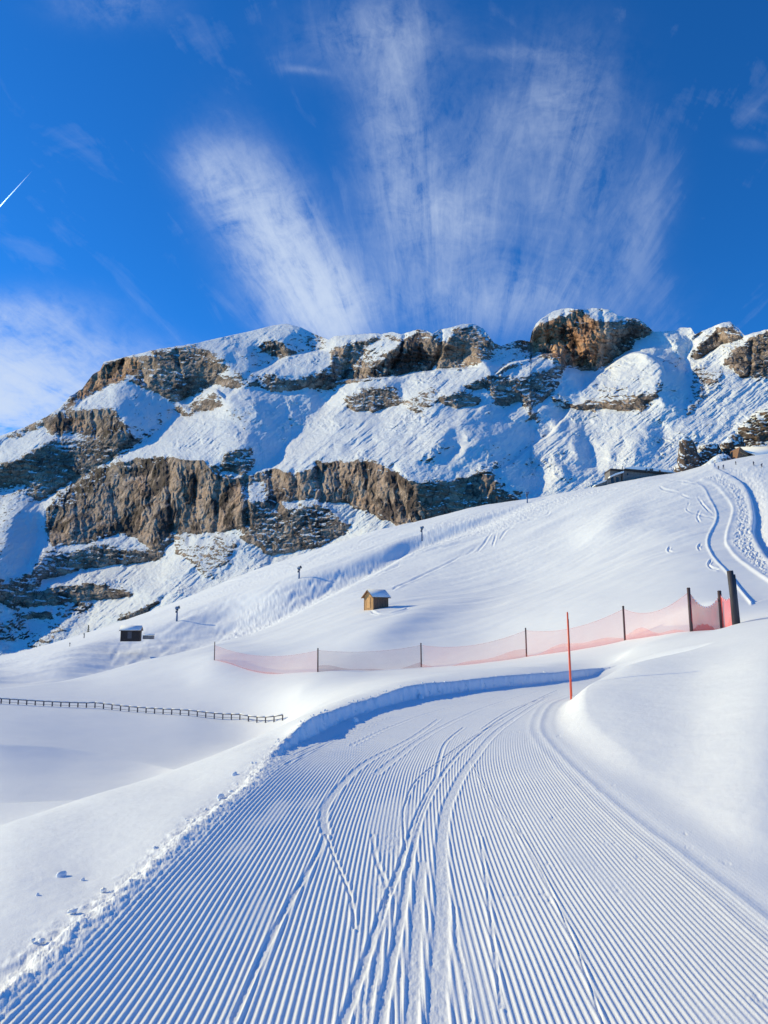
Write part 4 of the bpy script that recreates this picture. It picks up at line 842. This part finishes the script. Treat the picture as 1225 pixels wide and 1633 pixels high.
# huts
def gable_hut(root, w, l, hw, hr, mg, ml, eave=0.25, over=0.3, snow=0.16, planks=True):
    """gable front on -Y side (width w along X), length l along +Y"""
    t = 0.05
    MB().poly([(-w/2, -0.6), (w/2, -0.6), (w/2, hw), (0, hr), (-w/2, hw)], -l/2, -l/2+t).build('gable_wall', mg, root)
    MB().poly([(-w/2, -0.6), (w/2, -0.6), (w/2, hw), (0, hr), (-w/2, hw)], l/2-t, l/2).build('gable_wall', mg, root)
    for s in (-1, 1):
        MB().box(min(s*(w/2-t), s*w/2), max(s*(w/2-t), s*w/2), -l/2+t, l/2-t, -0.6, hw-0.01).build('side_wall', ml, root)
    for sx in (-1, 1):
        for sy in (-1, 1): MB().box(sx*w/2-.045, sx*w/2+.045, sy*l/2-.045, sy*l/2+.045, -0.6, hw-0.03, 0.01).build('corner_post', mg, root)
    sl = (hr-hw)/(w/2); e = w/2+eave
    def ridge(z0, th, ov, ex=0.0, n=10):
        up = [(-e-ex, hr-sl*(e+ex)+z0+th), (0, hr+z0+th*1.05), (e+ex, hr-sl*(e+ex)+z0+th)]
        lo = [(e+ex, hr-sl*(e+ex)+z0), (0, hr+z0), (-e-ex, hr-sl*(e+ex)+z0)]
        return MB().poly(up+lo, -l/2-ov, l/2+ov)
    rf = ridge(0.01, 0.06, over).build('roof', M_PLANK_D, root)
    sn = ridge(0.075, snow, over-0.02, -0.02)
    bmesh.ops.recalc_face_normals(sn.bm, faces=sn.bm.faces); bmesh.ops.bevel(sn.bm, geom=list(sn.bm.edges), offset=min(0.05, snow*0.35), segments=2, affect='EDGES')
    sn.build('snow_cap', M_SNOWCAP, rf, True)
    for s in (-1, 1):
        mb = MB(); y = -l/2-over-0.012
        for q in (-1, 1):
            a = Vector((0, y, hr+0.05)); b = Vector((q*e, y, hr-sl*e+0.05)); M = None
            mb.bm.verts.ensure_lookup_table()
            vs4 = [mb.bm.verts.new(v) for v in (a+Vector((0, 0, .05)), b+Vector((0, 0, .05)), b-Vector((0, 0, .11)), a-Vector((0, 0, .11)))]
            vs5 = [mb.bm.verts.new(v.co+Vector((0, 0.03, 0))) for v in vs4]
            mb.bm.faces.new(vs4); mb.bm.faces.new(vs5[::-1])
            for i in range(4): mb.bm.faces.new((vs4[i], vs4[(i+1) % 4], vs5[(i+1) % 4], vs5[i]))
        if s == 1: mb.build('bargeboard', M_PLANK_D, rf)
        else: mb.bm.free()
    return rf
def plank_lines(root, w, l, hw, mat):
    for i in range(1, int(w/0.2)): 
        x = -w/2+i*0.2; pass
b = ground_hit(600, 971, 60, 160); sc = b.y/98
hut = empty('wooden_hut', b+Vector((0, 0, 0.0)), R(-50), 'small golden wooden hut with a gabled snow-covered roof alone on the open slope', 'hut')
gable_hut(hut, 1.85*sc, 2.55*sc, 1.62*sc, 2.38*sc, M_PLANK_L, M_PLANK_D, 0.30, 0.32)  # bright gable, dark side walls: sunlit and shaded faces put into the colours
wall = MB()
for i in range(9):
    x = (-0.82+i*0.205)*sc; wall.box(x-.012, x+.012, -1.275*sc-.02, -1.275*sc-.002, -.3, 1.6*sc)
wall.build('batten', M_PLANK_D, hut)
dr = MB().box(-0.34*sc, 0.34*sc, -1.275*sc-.045, -1.275*sc-.022, 0.1, 1.45*sc, 0.008).build('door', M_PLANK_L, hut)
MB().tube([(0.24*sc, -1.275*sc-.047, .75*sc), (0.24*sc, -1.275*sc-.09, .75*sc)], 0.02, 8).build('handle', M_STEEL, dr)
bt = MB()
for i in range(9):
    y = (-1.1+i*0.28)*sc; bt.box(0.925*sc+.002, 0.925*sc+.02, y-.012, y+.012, -.3, 1.55*sc)
bt.build('batten', M_BLACKWOOD, hut)
for y in (-0.45, 0.35): MB().box(0.925*sc+.022, 0.925*sc+.04, (y-.13)*sc, (y+.13)*sc, 1.15*sc, 1.4*sc, 0.005).build('window', M_GLASS, hut)

b = ground_hit(209, 1018, 90, 220); sc = b.y/150
hut2 = empty('dark_hut', b, R(-80), 'small dark timber hut with a thick snow-covered roof on the left part of the slope', 'hut')
gable_hut(hut2, 2.5*sc, 3.6*sc, 1.65*sc, 2.25*sc, M_BLACKWOOD, M_BLACKWOOD, 0.35, 0.3, 0.25)
MB().box(1.25*sc+.002, 1.25*sc+.05, -0.5*sc, 0.3*sc, 0.0, 1.4*sc, .01).build('door', M_GREYWOOD, hut2)
b = ground_hit(237, 1016, 90, 220); sc = b.y/150
tr = empty('snowy_trough', b, R(6), 'low snow-covered trough just right of the small dark hut', 'trough')
MB().box(-1.05*sc, 1.05*sc, -.5*sc, .5*sc, -.4, .32*sc, 0.03).build('box', M_STONE, tr)
MB().box(-1.15*sc, 1.15*sc, -.6*sc, .6*sc, .32*sc+.003, .62*sc, 0.10).build('snow_cap', M_SNOWCAP, tr, True)

# snow cannons
def cannon():
    r = empty('snow_cannon', (0, 0, 0), 0, '', 'snow cannon', 'snow cannons along the piste')
    MB().tube([(0, 0, -.8), (0, 0, 1.2), (0, 0, 2.7)], [0.26, 0.24, 0.15], 12).build('tower', M_BLUE, r, True)
    MB().tube([(0, 0, 2.7), (0, 0, 3.05)], [0.34, 0.30], 12).build('platform', M_STEEL, r, True)
    MB().tube([(-0.45, 0.1, 3.2), (-0.2, 0.05, 3.30), (0.35, -0.1, 3.5), (0.5, -0.13, 3.56)], [0.40, 0.43, 0.36, 0.38], 14).build('fan_barrel', M_BLUE, r, True)
    MB().tube([(0.5, -0.13, 3.57), (0.56, -0.145, 3.59)], [0.43, 0.43], 14).build('nozzle_ring', M_STEEL, r, True)
    MB().tube([(0.0, 0, 3.0), (-0.3, 0, 3.45), (-0.32, 0, 3.85)], 0.06, 6).build('arm', M_STEEL, r, True)
    MB().box(-.42, -.1, -.2, .2, 2.1, 2.6, .03).build('control_box', M_STEEL, r)
    return r
c0 = cannon()
for i, (x, y, h, a, lab) in enumerate([(282,990,23,0.2,'blue snow cannon nearest the small dark hut, lowest on the left slope'),
        (477,925,22,-0.3,'blue snow cannon on the piste straight above left of the golden hut'),
        (673,859,20,0.1,'blue snow cannon above right of the golden hut in front of the brown cliff foot'),
        (841,800,17,0.4,'smallest blue snow cannon on the crest line below the snowy mountain basin')]):
    c = c0 if i == 0 else copy_tree(c0)
    b = ground_hit(x, y, 90, 285 if i < 3 else 262); k = h/F*b.y/3.85
    c.location = b; c.rotation_euler = (0, 0, a); c.scale = (k, k, k); c['label'] = lab

# posts and a little conifer low on the left crest
for x, y, h, lab in [(134,1019,9,'short dark wooden post left of the small dark hut'),(111,1034,9,'thin faint stake farthest left on the crest slope'),(207,998,5,'')]:
    if not lab: continue
    b = ground_hit(x, y, 90, 280); k = h/F*b.y
    r = empty('slope_stake', b, 0, lab, 'stake', 'stakes on the left slope')
    MB().tube([(0, 0, -.3), (0.02, 0, k*0.75)], [0.14 if x > 120 else 0.07]*2, 8).build('shaft', M_GREYWOOD, r, True)
    MB().box(-.22 if x > 120 else -.1, .14, -.06, .06, k*0.75+.002, k, .02).build('marker_board', M_STEEL, r)
b = ground_at(141, 1004, 300); b.z -= 0.5
t_ = empty('conifer', b, 0, 'tiny lone dark conifer on the crest at the left edge of the mountain foot', 'tree')
MB().tube([(0, 0, -.5), (0, 0, 3.2)], [0.13, 0.04], 7).build('trunk', M_BARK, t_, True)
bm = bmesh.new(); rr_ = random.Random(3)
for i in range(900):
    z = rr_.random()**1.25*3.6+0.25; rad = (3.95-z)*0.30*(0.75+0.35*math.sin(z*9)); a = rr_.random()*6.283; q = rad*rr_.random()**0.5
    c = Vector((q*math.cos(a), q*math.sin(a), z-q*0.25)); s = 0.12+0.10*rr_.random(); t = Vector((math.cos(a), math.sin(a), -0.45)); w = t.cross(Vector((0, 0, 1))).normalized()*s*0.4
    bm.faces.new([bm.verts.new(c-w), bm.verts.new(c+w), bm.verts.new(c+t*s*1.6)])
me = bpy.data.meshes.new('crown'); bm.to_mesh(me); bm.free(); link_mesh('crown', me, M_NEEDLE, t_)

# lodge behind the crest
def build_lodge():
    D = 262.0; o = P(1015, 768, D); m = D/F                       # metres per pixel there
    r = empty('mountain_lodge', o, 0, 'low grey mountain lodge with a long snow-covered roof half hidden behind the crest', 'lodge')
    def xz(x, y): p = P(x, y, D)-o; return p.x, p.z
    def prism(name, pts, y0, y1, mat, par=r, axis='Y'):
        return MB().poly([xz(*p) for p in pts], y0, y1).build(name, mat, par)
    w1 = prism('wall', [(994,790),(994,749.5),(1002,749.5),(1030,752.5),(1070,756),(1075,790)], 0, 9, M_STONE)
    rf = prism('roof', [(992,750.6),(996,748),(1030,751.2),(1052,753),(1078,755.5),(1078,758.5),(1052,756),(1028,754),(996,750.8)], -0.9, 9.6, M_BLACKWOOD)
    prism('snow_cap', [(993,749.2),(998,746.2),(1006,744.6),(1036,745.6),(1060,749.5),(1080,755),(1052,752.6),(1030,750.8),(996,747.8)], -0.7, 9.9, M_SNOWCAP, rf)
    for x in (1029.8, 1036, 1039): 
        a = xz(x, 751)[0]; z0 = xz(x, 752.5)[1]; MB().box(a-.22, a+.22, -1.15, -.72, z0-0.3, z0+1.0, .03).build('chimney', M_STEEL, rf)
    for x, y in ((1051, 752), (1059, 755), (1064, 756)):
        a, z0 = xz(x, y); MB().box(a-.3, a+.25, -1.1, -.72, z0-.25, z0+.35, .03).build('roof_vent', M_PLANK_D, rf)
    a, z0 = xz(1001, 756.5); wn = MB().box(a-.28, a+.28, -.06, -.003, z0-.35, z0+.4, .01).build('window', M_GLASS, w1)
    # left block with an awning roof
    w2 = prism('wall', [(969,790),(969,763),(974,760),(974,749),(992.5,751),(992.5,790)], 1.0, 7.5, M_STONE)
    prism('roof', [(973.5,749.8),(974.5,746.6),(980,747),(994,748.2),(994,751),(980,750)], 0.4, 8, M_BLACKWOOD)
    prism('awning', [(971,762.5),(971.5,760.2),(980,756),(993,752.2),(993.4,754.4),(981,758)], -1.4, 0.97, M_SNOWCAP)
    for x in (978, 986):
        a, z0 = xz(x, 764); MB().box(a-.5, a+.5, .93, .996, z0-1.3, z0+.9, .01).build('door' if x == 986 else 'window', M_GLASS, w2)
    prism('side_shed', [(952.5,790),(952.5,772.5),(968.6,766.2),(968.6,790)], 1.5, 5, M_STONE)
    prism('snow_cap', [(951,773),(951,771.6),(968.8,764.2),(968.8,766)], 1.1, 5.3, M_SNOWCAP)
    a, z0 = xz(994, 748); MB().tube([(a, 1, z0), (a, 1, z0+1.2)], .16, 8).build('chimney', M_STEEL, r)
build_lodge()
def build_chalet():
    D = 252.0; o = P(1200, 736, D); r = empty('wooden_chalet', o, 0, 'brown timber chalet with a broad snowy roof at the right edge beside dark rocks', 'chalet')
    def xz(x, y): p = P(x, y, D)-o; return p.x, p.z
    g = MB().poly([xz(*p) for p in [(1172,745),(1180,712.5),(1200,730),(1200,745)]], 0, 7).build('gable_wall', M_PLANK_D, r)
    MB().poly([xz(*p) for p in [(1200.2,745),(1200.2,729),(1290,727),(1290,745)]], -2.0, 6).build('side_wall', M_PLANK_D, r)
    bm = bmesh.new()
    q = [(*xz(1179,711.4),), (*xz(1201,730),), (*xz(1292,727.5),), (*xz(1292,709),)]
    yy = [3.5, -2.4, -2.4, 3.5]
    lo = [bm.verts.new((a, y, b)) for (a, b), y in zip(q, yy)]; up = [bm.verts.new((a, y, b+0.16)) for (a, b), y in zip(q, yy)]
    bm.faces.new(lo[::-1]); bm.faces.new(up)
    for i in range(4): bm.faces.new((lo[i], lo[(i+1) % 4], up[(i+1) % 4], up[i]))
    me = bpy.data.meshes.new('roof'); bm.to_mesh(me); bm.free(); rf = link_mesh('roof', me, M_BLACKWOOD, r)
    bm = bmesh.new()
    lo = [bm.verts.new((a, y, b+0.165)) for (a, b), y in zip(q, yy)]; up = [bm.verts.new((a+.1, y, b+0.55)) for (a, b), y in zip(q, yy)]
    bm.faces.new(lo[::-1]); bm.faces.new(up)
    for i in range(4): bm.faces.new((lo[i], lo[(i+1) % 4], up[(i+1) % 4], up[i]))
    bmesh.ops.bevel(bm, geom=list(bm.edges), offset=0.1, segments=2, affect='EDGES')
    me = bpy.data.meshes.new('snow_cap'); bm.to_mesh(me); bm.free(); link_mesh('snow_cap', me, M_SNOWCAP, rf, True)
    for x, y in ((1186, 726), (1191, 730)):
        a, z0 = xz(x, y); f = MB().box(a-.34, a+.34, -.08, -.003, z0-.4, z0+.4, .01).build('window', M_PLANK_L, g)
        MB().box(a-.24, a+.24, -.11, -.083, z0-.3, z0+.3, .005).build('pane', M_GLASS, f)
    a0 = xz(1180, 721); a1 = xz(1196, 729); MB().tube([(a0[0], -.1, a0[1]), (a1[0], -.1, a1[1])], .1, 6).build('beam', M_PLANK_L, g)
build_chalet()

# rock outcrops beside the chalet
def outcrop(name, D, prof, label, seed, depth=0.8, amp=0.22):
    """prof: rows (y, x left, x right) in photograph pixels from the foot up, at distance D; built round, with real depth"""
    m = D/F; ys = np.array([p[0] for p in prof], float)[::-1]; xl = np.array([p[1] for p in prof], float)[::-1]; xr = np.array([p[2] for p in prof], float)[::-1]
    o = P((prof[0][1]+prof[0][2])/2, prof[0][0], D); nr, nc = 60, 90
    yy = np.linspace(ys.max(), ys.min(), nr); l = np.interp(yy, ys, xl); r_ = np.interp(yy, ys, xr)
    th = np.linspace(0, 2*np.pi, nc); T, YY = np.meshgrid(th, yy); Cc = ((l+r_)/2)[:, None]; W = ((r_-l)/2)[:, None]
    f = 0.97+amp*1.5*fbm(Cc/8+np.cos(T)*W/8+seed, YY/8+np.sin(T)*np.maximum(W, 6)/8, 5, 0.65, seed, ridged=True)
    u, v = uv_of(Cc+W*np.cos(T)*f, YY+0*T)
    X = u*D-o.x; Z = CAMZ+v*D-o.z + m*1.2*fbm(np.cos(T)*2+seed, YY/5+np.sin(T)*2, 3, .6, seed+3); Y = (W*np.sin(T)*f*depth)*m
    X = np.vstack([X, X[-1:]*0+X[-1].mean()]); Y = np.vstack([Y, Y[-1:]*0]); Z = np.vstack([Z, Z[-1:]*0+Z[-1].mean()+m*0.6])
    ob = grid_mesh(name, X[:, ::-1], Y[:, ::-1], Z[:, ::-1], M_OUT); ob.location = o; tag(ob, label, 'rock', 'rocks beside the chalet')
outcrop('rock_pinnacle', 262, [(775,1078,1122),(748,1079,1118),(738,1083,1115),(725,1084,1111),(712,1085,1107),(703,1086,1103),(698,1089,1098),(695.5,1092,1096)], 'tall pointed brown rock pinnacle left of the other rocks by the chalet', 3)
outcrop('rock_outcrop', 264, [(770,1108,1156),(740,1108,1150),(728,1113,1147),(716,1116,1145),(710,1120,1143),(708,1126,1140)], 'squat dark blocky rock between the pinnacle and the chalet rocks', 5)
outcrop('boulder', 256, [(765,1112,1172),(745,1118,1168),(735,1132,1166),(728,1140,1162),(725,1146,1157)], 'low snow-covered boulder in front of the dark blocky rock', 9, 0.8, 0.10)
outcrop('rock_outcrop', 266, [(765,1146,1190),(735,1150,1190),(720,1151,1186),(708,1152,1184),(700,1160,1182),(694,1164,1178)], 'jagged snow-streaked rock right behind the gable of the chalet', 12)
outcrop('crag', 276, [(760,1168,1300),(725,1172,1300),(705,1184,1300),(692,1186,1300),(678,1193,1300),(665,1205,1300),(655,1216,1295),(648,1230,1280)], 'largest dark crag rising above the chalet at the right edge', 14)

# skiers
def person(name, loc, h, jacket, trousers, lean, rz, label, stride=0.25):
    Jm = simple('jacket_'+jacket[0], jacket[1], 0.7, 0.1); Tm = simple('trousers_'+trousers[0], trousers[1], 0.7, 0.1); Sk = simple('skin_and_helmet', (0.25, 0.17, 0.14), 0.6, 0.1)
    root = empty(name, loc, rz, label, 'person', 'skiers near the crest'); k = h/1.75; root.scale = (k, k, k)
    V = [(0,0,.95,.15),(0,0,1.15,.15),(lean*.3,0,1.38,.17),(lean*.4,0,1.50,.07),(lean*.5,-.01,1.64,.11),(lean*.5,-.01,1.72,.09),
         (-.2+lean*.3,0,1.40,.07),(-.27,-.12,1.15,.055),(-.26,-.35,1.05,.045),(-.26,-.40,1.04,.05),
         (.2+lean*.3,0,1.40,.07),(.27,-.12,1.15,.055),(.26,-.35,1.05,.045),(.26,-.40,1.04,.05),
         (-.11,0,.88,.11),(-.14,-.08*stride,.5,.08),(-.15,.05,.12,.06),(-.15,-.12,.05,.06),
         (.11,0,.88,.11),(.15,-.1,.5,.08),(.16,.04,.12,.06),(.16,-.13,.05,.06)]
    E = [(0,1),(1,2),(2,3),(3,4),(4,5),(2,6),(6,7),(7,8),(8,9),(2,10),(10,11),(11,12),(12,13),(0,14),(14,15),(15,16),(16,17),(0,18),(18,19),(19,20),(20,21)]
    me = bpy.data.meshes.new('body'); me.from_pydata([v[:3] for v in V], E, []); ob = bpy.data.objects.new('body', me); COL.objects.link(ob)
    md = ob.modifiers.new('skin', 'SKIN')
    for i, v in enumerate(V): me.skin_vertices[0].data[i].radius = (v[3], v[3]); me.skin_vertices[0].data[i].use_root = (i == 0)
    ob.modifiers.new('sub', 'SUBSURF').levels = 1; ob.modifiers['sub'].render_levels = 1
    dg = bpy.context.evaluated_depsgraph_get(); nm = bpy.data.meshes.new_from_object(ob.evaluated_get(dg)); bpy.data.objects.remove(ob)
    ob = link_mesh('body', nm, [Jm, Tm, Sk], root, True)
    for p in nm.polygons: z = p.center.z; p.material_index = 2 if z > 1.5 else (1 if z < .92 else 0)
    for s in (-1, 1):
        MB().box(s*.16-.04, s*.16+.04, -.85, .75, -.0, .025, .005).build('ski', M_STEEL, root)
        MB().tube([(s*.27, -.41, 1.08), (s*.42, -.2, .02)], .012, 5).build('ski_pole', M_STEEL, root)
for x, y, h, j, t, ln_, rz, lab in [
    (1146,750,8,('dark',(.04,.04,.06)),('grey',(.10,.10,.12)),0,0.3,'leftmost skier in dark clothes standing at the head of the berm'),
    (1154,748,8,('blue',(.05,.08,.20)),('black',(.03,.03,.04)),.3,-.6,'leaning skier just right of the leftmost one'),
    (1173.5,741,6,('brown',(.10,.06,.05)),('black2',(.03,.03,.03)),0,0,'small faint skier below the gable of the chalet'),
    (1202,743,8,('navy',(.03,.04,.10)),('black3',(.03,.03,.05)),0,.2,'upright dark blue skier below the eave of the chalet'),
    (1215,746,8,('purple',(.05,.04,.09)),('black4',(.03,.03,.05)),.5,-.9,'rightmost skier leaning into a turn near the right edge')]:
    b = ground_hit(x, y, 60, 225); person('person', b, h/F*b.y, j, t, ln_, rz, lab)

# contrail
def build_contrail():
    D = 14000.0; a = P(-60, 388, D); b = P(0, 329, D*1.02); c = P(52, 272, D*1.06); m = D/F
    M = Mat('contrail_vapour', 1, 0); M.color((0.9, 0.93, 1.0))
    tr = M.N.new('ShaderNodeBsdfTransparent'); mx = M.N.new('ShaderNodeMixShader'); em = M.N.new('ShaderNodeBsdfTranslucent'); ad = M.N.new('ShaderNodeAddShader')
    em.inputs[0].default_value = (0.9, 0.93, 1, 1); M.K.new(M.b.outputs[0], ad.inputs[0]); M.K.new(em.outputs[0], ad.inputs[1])
    M.K.new(M.attr('fade'), mx.inputs[0]); M.K.new(tr.outputs[0], mx.inputs[1]); M.K.new(ad.outputs[0], mx.inputs[2]); M.K.new(mx.outputs[0], M.N['Material Output'].inputs[0])
    n = 60; pts = [a.lerp(b, i/20) for i in range(20)]+[b.lerp(c, i/(n-20)) for i in range(n-20+1)]
    mb = MB()
    for off in (-0.8, 0.8):
        q = [p+Vector((off*m*0.8, 0, off*m*0.6))*(1-i/len(pts))**0.7 for i, p in enumerate(pts)]
        mb.tube(q, [m*(0.2+0.9*(1-i/len(pts))) for i in range(len(pts))], 10)
    o = mb.build('contrail', M.m, None, True); me = o.data
    at = me.attributes.new('fade', 'FLOAT', 'POINT'); ax = b.x; cx_ = c.x
    at.data.foreach_set('value', [0.5*max(0.0, min(1.0, 1-(v.co.x-ax)/(cx_-ax)))**1.1 if v.co.x > ax else 0.5 for v in me.vertices])
    tag(o, 'thin short white aircraft contrail in the blue sky at the left edge', 'contrail')
build_contrail()

# crumbs and balls of snow
def snow_crumbs():
    bm = bmesh.new(); rr = random.Random(9)
    cen = np.array(CENTRE)
    def lump(x, y, z, s):
        r = bmesh.ops.create_icosphere(bm, subdivisions=2, radius=s, matrix=Matrix.Translation((x, y, z)) @ Matrix.Rotation(rr.random()*6, 4, 'Z') @ Matrix.Diagonal((1, 0.75+rr.random()*.4, 0.6+rr.random()*.3, 1)))
        for v in r['verts']:
            c = Vector((x, y, z)); v.co += (v.co-c)*rr.uniform(-0.42, 0.3)
    for i in range(620):
        s = 0.5+rr.random()*20.5; k = np.searchsorted(np.cumsum(np.hypot(*np.diff(cen, axis=0).T)), s+4.0); k = min(k, len(cen)-2)
        t = cen[k+1]-cen[k]; t /= np.hypot(*t); nl = np.array((-t[1], t[0])); wl = float(wl_of(s))
        off = wl+0.07+max(-0.16, min(0.14, rr.gauss(0, 0.065)))+(0.05 if s > 9 else 0); p = cen[k]+nl*off
        if p[1] < 1.5: continue
        zb = float(base_z(np.array([p[0]]), np.array([p[1]]))[0]); kk = min(1, max(0, (off-wl)/0.18))
        z = zb*kk + 0.0
        lump(p[0], p[1], z+0.012, min(0.04, 0.006+abs(rr.gauss(0, 0.010))))
    me = bpy.data.meshes.new('snow_crumbs'); bm.to_mesh(me); bm.free(); o = link_mesh('snow_crumbs', me, M_SNOWCAP, None, True)
    tag(o, 'loose crumbs of snow scattered along the left edge of the groomed track', 'snow crumbs', kind='stuff')
    for i, (x, y, s, lab) in enumerate([(98,1398,.026,'larger snowball lying in its dent on the left bank'),(132,1404,.012,'smaller snowball beside the larger one on the left bank'),(60,1428,.01,'tiny snow pellet below left of the two snowballs'),
                    (352,1273,.03,'snowball on the left bank halfway to the bend'),(374,1237,.028,'snowball on the left bank nearer the railing end'),(672,1114,.07,'snow clod lying under the shaded bank in the bend'),(567,1150,.05,'snow clod fallen at the left foot of the shaded bank')]):
        if y < 1160: b = Vector((*gpx(x, y, 0.03), 0.02))
        else: b = ground_hit(x, y, 2.6, 14)
        bm = bmesh.new(); r = bmesh.ops.create_icosphere(bm, subdivisions=3, radius=s)
        for v in r['verts']: v.co *= 1+0.25*math.sin(v.co.x*90/s*.03+i)*math.sin(v.co.y*2.1/s+i)+rr.uniform(-.06, .06); v.co.z *= .8
        me = bpy.data.meshes.new('snowball'); bm.to_mesh(me); bm.free(); o = link_mesh('snowball', me, M_SNOWCAP, None, True); o.location = b+Vector((0, 0, s*.45))
        tag(o, lab, 'snowball', 'snowballs near the track')
snow_crumbs()
